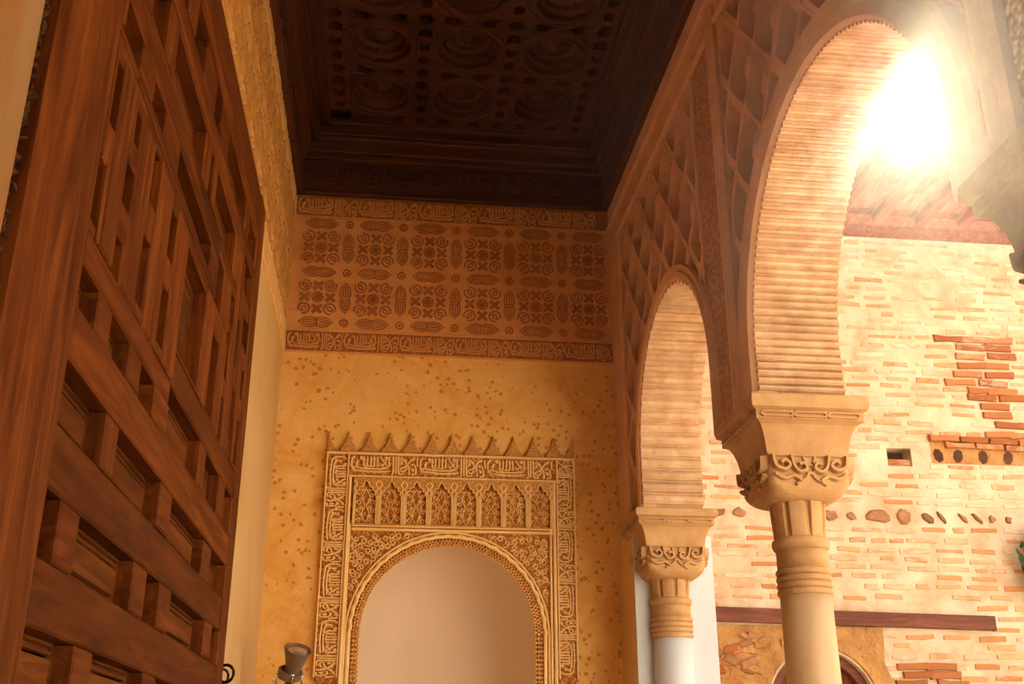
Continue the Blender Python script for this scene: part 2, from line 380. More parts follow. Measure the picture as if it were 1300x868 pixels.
obj('niche', mesh('niche', vs, fs, 'niche', True), wb, Matrix(), 'smooth pale plaster niche')

def frieze(parent, fr, length, L, flip, ORN=ORN):
    # L(u, z, w): world point, u measured from the end-wall corner
    def P(name, key, u, z, w=.016, rot=0): return obj(name, ORN[key], parent, at(fr, L(u, z, w), rot, {'tulip': 1.22, 'rosette': 1.25, 'stud': 1.2}.get(key, 1.06)))
    n = int(length / .4375)
    for k in range(n):
        uc = .242 + .4375 * k
        for zr in (5.50, 5.06):
            for dx, dz, key, rot in ((0, .1, 'cross', 0), (0, -.1, 'cross', 0), (.1, 0, 'cross', 0), (-.1, 0, 'cross', 0), (0, 0, 'rosette', 0),
                                     (.1, .098, 'tulip', -.7), (-.1, .098, 'tulip', .7), (.1, -.098, 'tulip', -2.4), (-.1, -.098, 'tulip', 2.4)):
                P(key, key, uc + dx, zr + dz, .016, rot * flip)
            if k < n - 1: P('medallion', 'medallion', uc + .219, zr, .016, pi / 2)
        for zm in (5.715, 5.28, 4.845):
            P('medallion', 'medallion', uc, zm)
            if k < n - 1: P('stud', 'stud', uc + .219, zm)
    for z0, key, h in ((4.612, 'ins', .15), (5.785, 'ins_top', .17)):
        w = INS_W * h
        for k in range(int((length + .05) / w)):
            u0 = .03 + k * w
            obj('inscription', ORN[key], parent, at(fr, L(u0 if flip > 0 else u0 + w - .02, z0, .010)))
def frieze_slabs(parent, fr, u0, u1, loc, g=''):
    for z0, z1, m, w in ((4.60, 4.775, 'frieze_bg', .010), (4.775, 5.765, 'frieze', .016), (5.765, 5.98, 'frieze_bg', .010)):
        obj('frieze_panel', bx('frieze_panel', (u0, z0, 0), (u1, z1, w), m + g), parent, at(fr, loc))
    for z in (4.593, 4.772, 5.757, 5.772): obj('moulding', bx('moulding', (u0, z, 0), (u1, z + .014, .024), 'frieze_rib' + g, .005), parent, at(fr, loc))
    for z in (5.62, 5.372, 5.188, 4.94): obj('moulding', bx('moulding', (u0, z, 0), (u1, z + .008, .019), 'frieze_rib' + g, .002), parent, at(fr, loc))
frieze_slabs(wb, 'back', XL, XR, (0, YB, 0))
frieze(wb, 'back', XR - XL + .02, lambda u, z, w: (XL + u, YB - w, z), 1)

# ------------------------------------------------------------------ left wall
wl = obj('wall_left', bx('wall_left', (XL - .3, -1.6, 0), (XL, 8.3, 6.7), 'plaster')); top(wl, 'smooth ochre plaster wall with carved stucco frieze behind the wooden door', 'wall', 'structure')
frieze_slabs(wl, 'left', 3.2, 8.0, (XL, 0, 0), '_l')
ORL = {k: remat(v, {'frieze_mark': 'frieze_mark_l', 'frieze_rib': 'frieze_rib_l'}.get(v.materials[0].name_key if False else ('frieze_rib' if k.startswith('ins') else 'frieze_mark'))) for k, v in ORN.items()}
frieze(wl, 'left', 4.0, lambda u, z, w: (XL + w, YB - u, z), -1, ORL)
wj = obj('wall_jamb', mesh('wall_jamb', *loft_vf([[(XL, .2), (-.62, .2), (-.585, .235), (-.585, 1.50), (-.60, 1.54), (-.63, 1.555), (XL, 1.555)]] * 2, [0, 5.2]), 'jamb')); top(wj, 'pale stained plaster door jamb at the left picture edge', 'jamb', 'structure')
vs = []
mb = MB()
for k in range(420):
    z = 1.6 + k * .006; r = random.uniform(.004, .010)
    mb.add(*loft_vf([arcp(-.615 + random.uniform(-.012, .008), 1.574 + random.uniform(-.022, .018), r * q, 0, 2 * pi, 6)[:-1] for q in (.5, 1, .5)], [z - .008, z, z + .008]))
obj('mortar_gap_shade', mb.build('mortar_gap_shade', 'dark'), wj, Matrix(), 'crumbling mortar along the hinge, coloured dark for the gap shadow', 'stuff')  # mortar crumbs with the gap shadow painted into their dark colour
wn = obj('wall_near', poly('wall_near', [rect(XL - .3, 2.28, 0, 6.7), [(-.2, .02)] + arcp(.44, 1.9, .64, pi, 0, 30) + [(1.08, .02)]], .2, 'plaster'), None, at('back', (0, -1.6, 0))); top(wn, 'unseen plaster end wall behind the viewer with an arched opening added for light', 'wall', 'structure')  # low arch opened in the unseen end wall to let light in

# ------------------------------------------------------------------ arcade wall
wr = None
ARCH = [(6.315, 3.62, .87), (3.78, 3.475, .965), (1.245, 3.62, .87)]   # centre Y, centre z, radius
out = [(-8.0, 3.24)]
for cy, cz, r in ARCH:
    out += [(-cy - r, 3.24)] + arcp(-cy, cz, r, pi, 0, 48) + [(-cy + r, 3.24)]
out += [(1.6, 3.24), (1.6, 6.7), (-8.0, 6.7)]
wr = obj('wall_right', poly('wall_right', [out], XO - XR - SD, 'arc'), None, at('right', (XO, 0, 0)))
top(wr, 'arcade wall of carved stucco with ridged round arches', 'wall', 'structure')
def RP(name, me, y=0, z=0, x=XR + SD, rot=0, label=None): return obj(name, me, wr, at('right', (x, y, z), rot), label)
def strip(name, y0, y1, z0, z1, mat, w=.055, c=.006): return RP(name, bx(name, (-y1, z0, 0), (-y0, z1, w + SD - .055), mat, c))
# carved bands, top mouldings
def clip(p, a, b, c):
    # keep a*x + b*y <= c
    q = []
    for i in range(len(p)):
        s, e = p[i], p[(i + 1) % len(p)]; ds, de = a * s[0] + b * s[1] - c, a * e[0] + b * e[1] - c
        if ds <= 0: q.append(s)
        if ds * de < 0: t = ds / (ds - de); q.append((s[0] + (e[0] - s[0]) * t, s[1] + (e[1] - s[1]) * t))
    return q
HH = [(0, 0.234), (0.022, 0.2), (0.088, 0.132), (0.142, 0.075), (0.186, 0), (0.142, -0.075), (0.088, -0.132), (0.022, -0.2), (0, -0.234), (-0.022, -0.2), (-0.088, -0.132), (-0.142, -0.075), (-0.186, 0), (-0.142, 0.075), (-0.088, 0.132), (-0.022, 0.2)]
DI = [(.2035, 0), (0, .248), (-.2035, 0), (0, -.248)]
RING = poly('sebka_lozenge', [DI, HH], SD, 'arc')
mb = MB(); mb.add(*loft_vf([[(a * .62, b * .72) for a, b in HH], [(a * .30, b * .4) for a, b in HH]], [0, .05], False)); LEAF = mb.build('leaf', 'arc')
def sebka(cy, cz, rout, y0, y1, z1):
    for j in range(0, 9):
        zc = 5.52 - .25 * j
        for i in range(-5, 6):
            yc = cy + .41 * i + (.205 if j % 2 else 0)
            p = [(yc + a, zc + b) for a, b in DI]
            p = clip(p, 1, 0, y1); p = p and clip(p, -1, 0, -y0); p = p and clip(p, 0, 1, z1)
            if not p: continue
            if zc < cz and abs(yc - cy) < rout + .1 and j > 3 and zc < 3.6: pass
            mnd = min(math.hypot(a - cy, max(b - cz, 0)) for a, b in p); mxd = max(math.hypot(a - cy, max(b - cz, 0)) for a, b in p)
            if mxd < rout - .02 or min(b for a, b in p) < 3.25: continue
            whole = len(p) == 4 and all(abs(a - yc) > .2 or abs(b - zc) > .24 for a, b in p) and mnd > rout - .03 and abs(max(b for a, b in p) - zc - .248) < .001 and abs(max(a for a, b in p) - yc - .2035) < .001
            if whole:
                ro = RP('sebka_lozenge', RING, yc, zc); obj('leaf', LEAF, ro, at('right', (XR + SD, yc, zc)))
            else:
                if mnd < rout:
                    a = math.atan2(max(zc - cz, 0), yc - cy); da = .12
                    p = clip(p, -cos(a), -sin(a), -(cos(a) * cy + sin(a) * cz + rout * .975))
                if p and len(p) > 2:
                    ca, cb = sum(a for a, b in p) / len(p), sum(b for a, b in p) / len(p)
                    ar = abs(sum(p[k - 1][0] * p[k][1] - p[k][0] * p[k - 1][1] for k in range(len(p)))) / 2
                    lp_ = [[(-a, b) for a, b in p]]
                    if ar > .015: lp_.append([(-(ca + (a - ca) * .76), cb + (b - cb) * .78) for a, b in p])
                    RP('sebka_edge', poly('sebka_edge', lp_, SD - .002, 'arc'))
def archivolt(cy, cz, r0, r1, zf, w):
    # three rolled steps following the arch
    prof = [(r0 - .004, 0), (r0 - .004, w * .8), (r0 + .012, w), (r0 + (r1 - r0) * .45, w * 1.06), (r0 + (r1 - r0) * .55, w * .88), (r0 + (r1 - r0) * .92, w * .98), (r1, w * .8), (r1, 0)]
    ang = [i * pi / 56 for i in range(57)]
    path = [(1, 0, zf - cz)] + [(cos(a), sin(a), 0) for a in ang] + [(-1, 0, zf - cz)]
    vs = []; fs = []; m = len(prof)
    for c, s, dz in path:
        for r, h in prof: vs.append((-cy + c * r, cz + s * r + dz, h))
    for k in range(len(path) - 1):
        for i in range(m - 1): fs.append((k * m + i + 1, k * m + i, (k + 1) * m + i, (k + 1) * m + i + 1))
    RP('archivolt', mesh('archivolt', vs, fs, 'arc', False), 0, 0)
def ridges(cy, cz, r, pitch, h):
    L = 2 * (cz - 3.27) + pi * r; n = int(L / pitch); wb_ = pitch * .96; q = wb_ / 2
    pr = [(-q, 0), (-q * .9, h * .55), (-q * .35, h), (q * .25, h * .92), (q * .42, h * .35), (q * .62, h * .3), (q * .74, h * .72), (q * .95, h * .5), (q, 0)]
    l = XO - XR + .01; vs = [(u, a, b) for u in (0, l) for a, b in pr]; m = len(pr)
    fs = [(i, i + 1, m + i + 1, m + i)[::-1] for i in range(m - 1)] + [tuple(range(m)), tuple(range(m, 2 * m))[::-1]]
    me = mesh('ridge', vs, fs, 'intrados')
    for k in range(n):
        s = (k + .5) * L / n; st = cz - 3.27
        if s < st: Y, Zc, t = cy + r, 3.27 + s, Vector((0, 0, 1))
        elif s > L - st: Y, Zc, t = cy - r, 3.27 + L - s, Vector((0, 0, -1))
        else:
            a = (s - st) / r; Y, Zc, t = cy + r * cos(a), cz + r * sin(a), Vector((0, -sin(a), cos(a)))
        nrm = Vector((0, -t.z, t.y))
        mw = ori(X_, t, nrm, Vector((XR - .004, Y, Zc)) - nrm * .004)
        if s < .16: mw = mw @ Matrix.Scale(1.2, 4, (0, 0, 1))
        obj('ridge', me, wr, mw)
for i, (cy, cz, r) in enumerate(ARCH):
    side = i != 1; r1 = r + (.10 if side else .17)
    y0, y1 = ((5.47, 7.60) if i == 0 else (2.46, 5.10) if i == 1 else (-.04, 2.09))
    a, b = (y0, y1) if side else (y0 + .17, y1 - .17)
    sebka(cy + (.045 if i == 0 else 0), cz, r1, a, b, 5.56)
    archivolt(cy, cz, r, r1, 3.245, SD + (.02 if side else .03))
    if i < 2: ridges(cy, cz, r, .084 if side else .0395, .026 if side else .022)
    if not side:
        for ya in (y0, y1 - .15):
            strip('moulding', ya, ya + .055, 3.245, 5.70, 'arc', .085, .018); strip('moulding', ya + .055, ya + .085, 3.245, 5.70, 'arc', .05, .004); strip('moulding', ya + .085, ya + .15, 3.245, 5.64, 'arc', .075, .02)
for y0, y1, z0 in ((5.10, 5.47, 3.245), (2.09, 2.46, 3.245), (-1.6, -.04, 3.245)): strip('carved_band', y0, y1 - (.02 if y1 > 0 else 0), z0, 5.70, 'arc_band', .052, .006)
strip('moulding', 5.45, 5.475, 4.42, 5.60, 'arc', .068, .008); strip('moulding', 2.085, 2.11, 4.42, 5.60, 'arc', .068, .008)
strip('corner_band', 7.60, 7.74, 3.245, 5.60, 'arc', .068, .015); strip('corner_band', 7.74, 7.99, 3.245, 5.60, 'arc', .055, .006)
strip('moulding', -1.6, 7.99, 5.56, 5.61, 'arc', .075, .016); strip('top_band', -1.6, 7.99, 5.61, 5.78, 'arc', .052, .004)
strip('moulding', -1.6, 7.99, 5.78, 5.815, 'arc', .078, .014); strip('top_band', -1.6, 7.99, 5.815, 6.0, 'arc', .058, .004)
# pier behind the far column
pw = obj('wall_pier', bx('wall_pier', (1.735, 7.485, 0), (2.29, 8.0, 3.24), 'plaster')); top(pw, 'whitewashed pier behind the far column at the end of the arcade', 'pier', 'structure')
obj('white_facing', bx('white_facing', (1.728, 7.47, 0), (2.295, 7.487, 3.12), 'white'), pw, Matrix(), 'white limewashed face')
pw2 = obj('wall_pier_near', bx('wall_pier_near', (1.735, -1.6, 0), (2.29, .12, 3.24), 'plaster')); top(pw2, 'plaster pier at the near end of the arcade behind the viewer', 'pier', 'structure')

# ------------------------------------------------------------------ ceiling
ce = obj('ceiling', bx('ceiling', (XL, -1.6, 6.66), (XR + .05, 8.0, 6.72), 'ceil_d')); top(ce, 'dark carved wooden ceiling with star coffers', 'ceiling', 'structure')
PX, PY = .6475, .655; C0 = (-.20, 7.345)
def ngon(cx, cy, r, n, a0=0, sy=1): return [(cx + r * cos(a0 + 2 * pi * k / n), cy + sy * r * sin(a0 + 2 * pi * k / n)) for k in range(n)]
T0, T1 = -.238, PX - .238
corner = (PX / 2, PY / 2)
loops = [rect(T0, T1, T0, T0 + PY), ngon(0, 0, .222, 12, pi / 12)]
loops.append(ngon(corner[0], corner[1], .056, 6))
loops.append([(corner[0] - .05, corner[1] - .20), (corner[0] + .05, corner[1] - .20), (corner[0] + .05, corner[1] - .13), (corner[0], corner[1] - .085), (corner[0] - .05, corner[1] - .13)])
loops.append([(corner[0] - .05, .06), (corner[0], .02), (corner[0] + .05, .06), (corner[0] + .05, -.02), (corner[0], -.05), (corner[0] - .05, -.02)])
loops.append([(corner[0] - .045, -.14), (corner[0], -.10), (corner[0] + .045, -.14), (corner[0] + .03, -.20), (corner[0] - .03, -.20)])
for s in (-1, 1):
    loops.append([(s * .05, corner[1]), (s * .12, corner[1] + .048), (s * .20, corner[1] + .03), (s * .17, corner[1]), (s * .20, corner[1] - .03), (s * .12, corner[1] - .048)])
TILE = poly('coffer_lattice', loops, .07, 'ceil')
mb = MB()
for k in range(16):
    a = 2 * pi * k / 16
    ring = lambda r, z, kk=16: None
prof = []
vs, fs = [], []; n = 48
for q, (r, z) in enumerate([(.222, .0), (.205, .03), (.19, .03), (.17, .075), (.12, .10), (.08, .085), (.05, .06), (.025, .03), (.001, .022)]):
    for i in range(n):
        a = 2 * pi * i / n; rr = r * (1 + (.05 * abs(sin(8 * a)) if 2 < q < 6 else 0)); vs.append((rr * cos(a), rr * sin(a), -z + .03))
for q in range(8):
    for i in range(n): j = (i + 1) % n; fs.append((q * n + i, q * n + j, (q + 1) * n + j, (q + 1) * n + i))
CUP = mesh('coffer_cup', vs, fs, 'ceil')
mb = MB(); ribbon(mb, ngon(0, 0, .232, 12, pi / 12), .022, .014, True); ribbon(mb, ngon(0, 0, .30, 8, pi / 8), .016, .008, True); CRIM = mb.build('coffer_rim', 'ceil')
def strapmesh():
    mb = MB(); c = corner
    ribbon(mb, ngon(c[0], c[1], .07, 6), .012, .01, True)
    for s in (-1, 1):
        ribbon(mb, [(s * .03 + 0, c[1]), (s * .12, c[1] + .062), (s * .225, c[1] + .04)], .013, .009); ribbon(mb, [(s * .03 + 0, c[1]), (s * .12, c[1] - .062), (s * .225, c[1] - .04)], .013, .009)
        ribbon(mb, [(c[0] + s * .065, -.2), (c[0] + s * .065, .2)], .013, .009)
    return mb.build('strapwork', 'ceil')
STRAP = strapmesh()
for r in range(-1, 6):
    for c in range(-1, 3):
        loc = (C0[0] + PX * c, C0[1] - PY * r, 6.62)
        if r == -1 or c == -1:
            continue
        t = obj('coffer_lattice', TILE, ce, at('ceil', loc)); f = (loc[0], loc[1], 6.55)
        obj('coffer_cup', CUP, t, at('ceil', (loc[0], loc[1], 6.60))); obj('coffer_rim', CRIM, t, at('ceil', f)); obj('strapwork', STRAP, t, at('ceil', f))
# border tiles on the near and left edges: the narrow half of the pattern
BL = poly('border_lattice', [rect(-.15, T0, T0, T0 + PY)] and [rect(PX - .238 - PX - .17, T0, T0, T0 + PY)] + [[(x - PX, y) for x, y in l] for l in loops[2:6]], .07, 'ceil')
BT = poly('border_lattice', [rect(T0, T1, PY - .238 - PY - .175, T0)] + [[(x, y - PY) for x, y in l] for l in [loops[2]] + loops[6:8]], .07, 'ceil')
for r in range(6): obj('border_lattice', BL, ce, at('ceil', (C0[0], C0[1] - PY * r, 6.62)))
for c in range(3): obj('border_lattice', BT, ce, at('ceil', (C0[0] + PX * c, C0[1], 6.62)))
# stepped timber cornice round the room: frieze board, rolls, cove
def cornice(fr, u0, u1, loc, ins):
    for a, z0, z1, w in (('frieze_board', 5.98, 6.30, .035), ('cornice_moulding', 6.29, 6.345, .075), ('cornice_board', 6.345, 6.44, .10), ('cornice_moulding', 6.435, 6.47, .15), ('cornice_board', 6.47, 6.56, .17), ('cornice_moulding', 6.545, 6.60, ins)):
        obj(a, bx(a, (u0, z0, 0), (u1, z1, w), 'ceil', .008), ce, at(fr, loc))
    obj('cornice_moulding', bx('cornice_moulding', (u0, 5.972, 0), (u1, 6.0, .055), 'ceil', .008), ce, at(fr, loc))
cornice('back', XL, XR, (0, 7.995, 0), .22); cornice('left', -1.6, 8.0, (XL + .004, 0, 0), .26); cornice('right', -8.0, 1.6, (XR - .004, 0, 0), .22)
for k in range(4): obj('inscription', ORN['ins_wood'], ce, at('back', (XL + .1 + .6 * k, 7.96, 6.06)))
for k in range(5): obj('inscription', ORN['ins_wood'], ce, at('left', (XL + .04, 7.3 - .6 * k, 6.06)))
rf = obj('roof', bx('roof', (XL - .9, -2.2, 6.74), (2.75, 8.6, 6.95), 'tile')); top(rf, 'unseen flat slab added over the portico ceiling to keep out sun and sky', 'roof', 'structure')  # hidden slab added to block sun and sky above the ceiling

# ------------------------------------------------------------------ wooden door leaf
dr = obj('door_1', bx('door_1', (XDOOR - .10, 1.60, .04), (XDOOR - .048, 4.36, 3.89), 'door_p')); top(dr, 'tall reddish-brown wooden door leaf of interlaced rails and recessed panels', 'door', 'structure')
OPEN = []
for z in (1.94, 1.46, .98):
    for a, b in ((1.95, 2.06), (2.19, 2.71), (2.86, 3.04), (3.20, 3.84), (4.0, 4.18)): OPEN.append((a, b, z, z + .12))
for z in (1.70, 1.22, .74):
    for a, b in ((1.95, 2.28), (2.42, 2.95), (3.10, 3.60), (3.75, 4.18)): OPEN.append((a, b, z, z + .12))
for a, b in ((1.95, 2.28), (2.39, 2.89), (3.05, 3.68), (3.85, 4.18)): OPEN.append((a, b, 2.18, 2.30))
OPEN += [(1.95, 2.10, 2.41, 2.50), (2.21, 2.39, 2.41, 2.50), (2.51, 2.68, 2.41, 2.50), (2.86, 3.40, 2.42, 2.56), (3.52, 3.84, 2.42, 2.56), (3.98, 4.18, 2.42, 2.56),
         (1.95, 2.01, 2.60, 2.74), (2.14, 2.21, 2.57, 2.66), (2.37, 2.45, 2.60, 2.77), (2.14, 2.23, 2.74, 2.84), (1.97, 2.03, 2.83, 2.99), (2.16, 2.23, 2.90, 2.99), (2.37, 2.44, 2.86, 3.01),
         (1.98, 2.14, 3.06, 3.15), (2.28, 2.43, 3.07, 3.15), (2.62, 2.70, 2.60, 2.76), (2.62, 2.70, 2.84, 2.98), (2.62, 3.22, 3.07, 3.17), (2.86, 3.22, 2.67, 2.99),
         (1.98, 2.33, 3.26, 3.41), (2.44, 2.94, 3.26, 3.41), (3.05, 3.10, 3.26, 3.41), (3.17, 3.66, 3.27, 3.43), (1.98, 2.50, 3.52, 3.65), (2.62, 2.81, 3.52, 3.65), (3.02, 3.15, 3.52, 3.66), (3.33, 3.82, 3.53, 3.66),
         (3.93, 4.17, 3.53, 3.66), (3.93, 4.17, 3.34, 3.48), (3.70, 3.82, 3.10, 3.22), (3.38, 3.52, 3.04, 3.20), (4.04, 4.18, 3.14, 3.27), (3.70, 3.78, 2.89, 3.07), (3.70, 3.78, 2.66, 2.82), (3.93, 4.02, 2.74, 2.92),
         (4.10, 4.19, 2.95, 3.07), (4.10, 4.19, 2.68, 2.86), (3.38, 3.56, 2.67, 2.94), (3.90, 3.96, 3.0, 3.2)]
Ys = sorted({1.95, 4.20} | {v for q in OPEN for v in q[:2]}); Zs = sorted({.2, 3.72} | {v for q in OPEN for v in q[2:]})
free = {}
for i in range(len(Ys) - 1):
    for j in range(len(Zs) - 1):
        y, z = (Ys[i] + Ys[i + 1]) / 2, (Zs[j] + Zs[j + 1]) / 2
        free[i, j] = not any(a < y < b and c < z < d for a, b, c, d in OPEN)
def grow(i, j, first):
    i1, j1 = i, j
    ok = lambda a, b, c, d: all(free.get((p, q), False) for p in range(a, b + 1) for q in range(c, d + 1))
    for ph in ((0, 1) if first == 0 else (1, 0)):
        while True:
            if ph == 0 and ok(i, i1 + 1, j, j1): i1 += 1
            elif ph == 1 and ok(i, i1, j, j1 + 1): j1 += 1
            else: break
    return i1, j1
pieces = []
while True:
    best = None
    for (i, j), v in free.items():
        if not v or free.get((i - 1, j)) and free.get((i, j - 1)): continue
        for f in (0, 1):
            i1, j1 = grow(i, j, f); L = max(Ys[i1 + 1] - Ys[i], Zs[j1 + 1] - Zs[j]); A = (Ys[i1 + 1] - Ys[i]) * (Zs[j1 + 1] - Zs[j])
            if best is None or A * L > best[0]: best = (A * L, i, j, i1, j1)
    if best is None: break
    _, i, j, i1, j1 = best
    for p in range(i, i1 + 1):
        for q in range(j, j1 + 1): free[p, q] = False
    pieces.append((Ys[i], Ys[i1 + 1], Zs[j], Zs[j1 + 1]))
pieces += [(1.80, 1.95, .2, 3.72), (4.20, 4.36, .04, 3.89), (1.80, 4.20, 3.72, 3.89), (1.80, 4.20, .04, .2)]
for a, b, c, d in pieces:
    hor = (b - a) > (d - c); nm = 'rail' if hor else 'muntin'; w = .05 + random.uniform(-.003, .003) + (0 if hor else .003)
    u, v = (b - a) / 2, (d - c) / 2; u -= .0012; v -= .0012
    obj(nm, bx(nm, (-u, -v, 0), (u, v, w), 'door_h' if hor else 'door_v', min(.005, u * .3, v * .3)), dr, at('left', (XDOOR - .05, (a + b) / 2, (c + d) / 2)))
obj('hinge_stile', bx('hinge_stile', (-.1, -1.925, -.02), (.098, 1.925, .064), 'door_v', .012), dr, at('left', (XDOOR - .05, 1.70, 1.965)), 'thick knotted hinge stile')
for a, b, c, d in OPEN:
    u, v = (b - a) / 2, (d - c) / 2; m = min(u, v)
    R_ = lambda k: [(-u + k, -v + k), (u - k, -v + k), (u - k, v - k), (-u + k, v - k)]
    ks = [(0, 0), (0, .010), (m * .10, .010), (m * .14, .001), (m * .22, .001), (m * .26, .010), (m * .36, .010), (m * .40, .002), (m * .46, .002), (m * .52, .014), (m * .6, .016)]
    obj('panel', mesh('panel', *loft_vf([R_(k) for k, w in ks], [w for k, w in ks], False), 'door_p'), dr, at('left', (XDOOR - .05, (a + b) / 2, (c + d) / 2)))
vs, fs = tube_vf([(0, .032 * cos(t), .032 * sin(t)) for t in [i * 2 * pi / 20 for i in range(21)]], .006)
RG = mesh('iron_ring', vs, fs, 'iron', True)
obj('iron_ring', RG, dr, Matrix.Translation((XDOOR + .01, 4.40, 1.925)) @ Matrix.Rotation(pi / 2 - .3, 4, 'Z'), 'small black iron ring at the door edge')
obj('iron_ring', RG, dr, Matrix.Translation((XDOOR - .005, 4.40, 1.915)) @ Matrix.Rotation(pi / 2 + .5, 4, 'Z') @ Matrix.Scale(.85, 4), 'small black iron ring at the door edge')
obj('staple', mesh('staple', *tube_vf([(XDOOR - .02, 4.35, 1.925), (XDOOR - .01, 4.375, 1.93), (XDOOR - .015, 4.395, 1.90), (XDOOR - .02, 4.355, 1.87)], .007), 'iron', True), dr, Matrix())

# ------------------------------------------------------------------ carved portal round the niche
YP = YB - .03
po = empty('carved_portal', (AX, YB, 0)); top(po, 'carved golden stucco portal with inscriptions and pointed merlons round the niche', 'portal')
PB = lambda name, me, x=0, z=0, w=0, rot=0, label=None, kind=None, par=None: obj(name, me, par or po, at('back', (x, YP - w, z), rot), label, kind)
x0, x1, x2, x3 = -.475, -.305, 1.262, 1.405
hole2 = [(AX - .69, 1.0)] + arcp(AX, AZ, .69, pi, 0, 40) + [(AX + .69, 1.0)]
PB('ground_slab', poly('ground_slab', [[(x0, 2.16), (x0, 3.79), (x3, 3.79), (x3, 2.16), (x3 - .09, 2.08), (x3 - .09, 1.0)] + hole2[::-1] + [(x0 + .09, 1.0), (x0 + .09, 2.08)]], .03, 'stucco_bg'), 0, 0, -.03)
def pbar(u0, u1, v0, v1, w=.02, c=.005, n='moulding', m='stucco_rib'): PB(n, bx(n, (u0, v0, 0), (u1, v1, w), m, c))
for u in (x0, x1 - .012, x2, x3 - .012): pbar(u, u + .012, 2.17, 3.79)
for u in (x1 + .004, x2 - .03): pbar(u, u + .022, 1.0, 3.605, .03, .008)
pbar(-.283, -.268, 1.0, 3.25, .024); pbar(1.206, 1.222, 1.0, 3.25, .024)
pbar(x0, x3, 3.778, 3.795, .024); pbar(x1, x2, 3.604, 3.618, .02); pbar(-.262, 1.232, 3.203, 3.222, .026); pbar(-.262, 1.232, 3.232, 3.246, .02)
w = INS_W * .155
SI = (x2 - x1 - .03) / 3
for k in range(3):
    PB('inscription', ORN['ins_gold'], x1 + .012 + SI * k, 3.622).scale = (SI / w, 1, 1)
hh = (3.78 - 2.18) / 4
for k in range(4):
    PB('inscription', ORN['ins_gold'], x0 + .008, 3.76 - hh * k, 0, -pi / 2).scale = (hh / w, 1, 1)
    PB('inscription', ORN['ins_gold'], x3 - .006, 2.20 + hh * k, 0, pi / 2).scale = (hh / w, .86, 1)
# merlons
def merlon(full):
    L_ = [(-.076, 0), (.076, 0), (.066, .028), (.056, .032), (.040, .066), (.031, .070), (.022, .110), (.014, .114), (.003, .165), (-.003, .165), (-.014, .114), (-.022, .110), (-.031, .07), (-.040, .066), (-.056, .032), (-.066, .028)]
    if full: p = L_
    else: p = [(0, 0)] + [q for q in L_ if q[0] > 0] + [(0, .165)]
    c = [(sum(q[0] for q in p) / len(p)), .055]
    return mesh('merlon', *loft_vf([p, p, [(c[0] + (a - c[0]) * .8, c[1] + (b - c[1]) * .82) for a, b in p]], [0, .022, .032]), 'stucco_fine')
MF, MH = merlon(True), merlon(False)
pit = (x3 - x0) / 12
for k in range(13):
    o = PB('merlon', MF if 0 < k < 12 else MH, x0 + pit * k, 3.795, -.03)
    if k == 12: o.scale = (-1, 1, 1)
# row of eight blind arches
aw = (1.232 + .262) / 8; ah = .355
hd = [(-.077, .008), (-.077, .215), (-.064, .226), (-.068, .246), (-.048, .256), (-.050, .278), (-.026, .284), (-.018, .308), (0, .332)]
hd = hd + [(-a, b) for a, b in hd[-2::-1]]
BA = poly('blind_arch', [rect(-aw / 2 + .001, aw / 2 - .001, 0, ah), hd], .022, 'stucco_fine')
mb = MB()
ribbon(mb, hd, .010, .009)
for s in (-1, 1):
    ribbon(mb, [(s * .0875, .0), (s * .0875, .215)], .012, .012); ribbon(mb, smooth_pts([(s * .09, .22), (s * .075, .245), (s * .088, .27), (s * .07, .30), (s * .09, .33)]), .012, .008)
BAR = mb.build('arch_relief', 'stucco_rib')
def tracery(seed, nm):
    rnd = random.Random(seed); mb = MB()
    for s in (-1, 1):
        for (a, b, r) in ((.05, .04, .018), (.028, .07, .015), (.052, .10, .018), (.03, .13, .014), (.05, .165, .018), (.026, .19, .014), (.044, .222, .015), (.02, .25, .013)):
            b += rnd.uniform(-.008, .008)
            ribbon(mb, [(s * (a + r * (1 - .5 * q / 9) * cos(q * .8)), b + r * (1 - .5 * q / 9) * sin(q * .8)) for q in range(10)], .007, .010)
        ribbon(mb, smooth_pts([(s * .004, .02), (s * .03, .08), (s * .006, .14), (s * .03, .2), (s * .002, .27)]), .007, .010)
    return mb.build('tracery', nm)
TR = [tracery(1, 'stucco_rib'), tracery(5, 'stucco')]
for k in range(8):
    xc = -.262 + aw * (k + .5)
    a = PB('blind_arch', BA, xc, 3.247); PB('arch_relief', BAR, xc, 3.247, .021, par=a); PB('tracery', TR[k % 2], xc, 3.247, par=a)
# spandrels: running scrolls
for s in (-1, 1):
    mb = MB(); pts = []; rnd = random.Random(3 + s); tries = 0
    while tries < 4000 and len(pts) < 95:
        tries += 1; x = rnd.uniform(.03, .72); z = rnd.uniform(-.05, .71)
        d = math.hypot(x, max(z, 0)); lim = .712
        if d < .765 or x > lim or z > .70: continue
        if all(math.hypot(x - a, z - b) > .041 for a, b in pts): pts.append((x, z))
    for x, z in pts:
        a0 = rnd.uniform(0, 6); r = rnd.uniform(.018, .024); q = rnd.choice((-1, 1))
        ribbon(mb, [(s * (x + r * (1 - .55 * i / 13) * cos(a0 + q * i * .62)), z + r * (1 - .55 * i / 13) * sin(a0 + q * i * .62)) for i in range(14)], .009, .013)
        ribbon(mb, smooth_pts([(s * (x + r * cos(a0)), z + r * sin(a0)), (s * (x + r * 1.5 * cos(a0 - q * .5)), z + r * 1.5 * sin(a0 - q * .5)), (s * (x + r * 1.9 * cos(a0 - q * 1.1)), z + r * 1.9 * sin(a0 - q * 1.1))]), .009, .010)
    PB('scrollwork', mb.build('scrollwork', 'stucco_rib'), AX, AZ, kind='stuff')
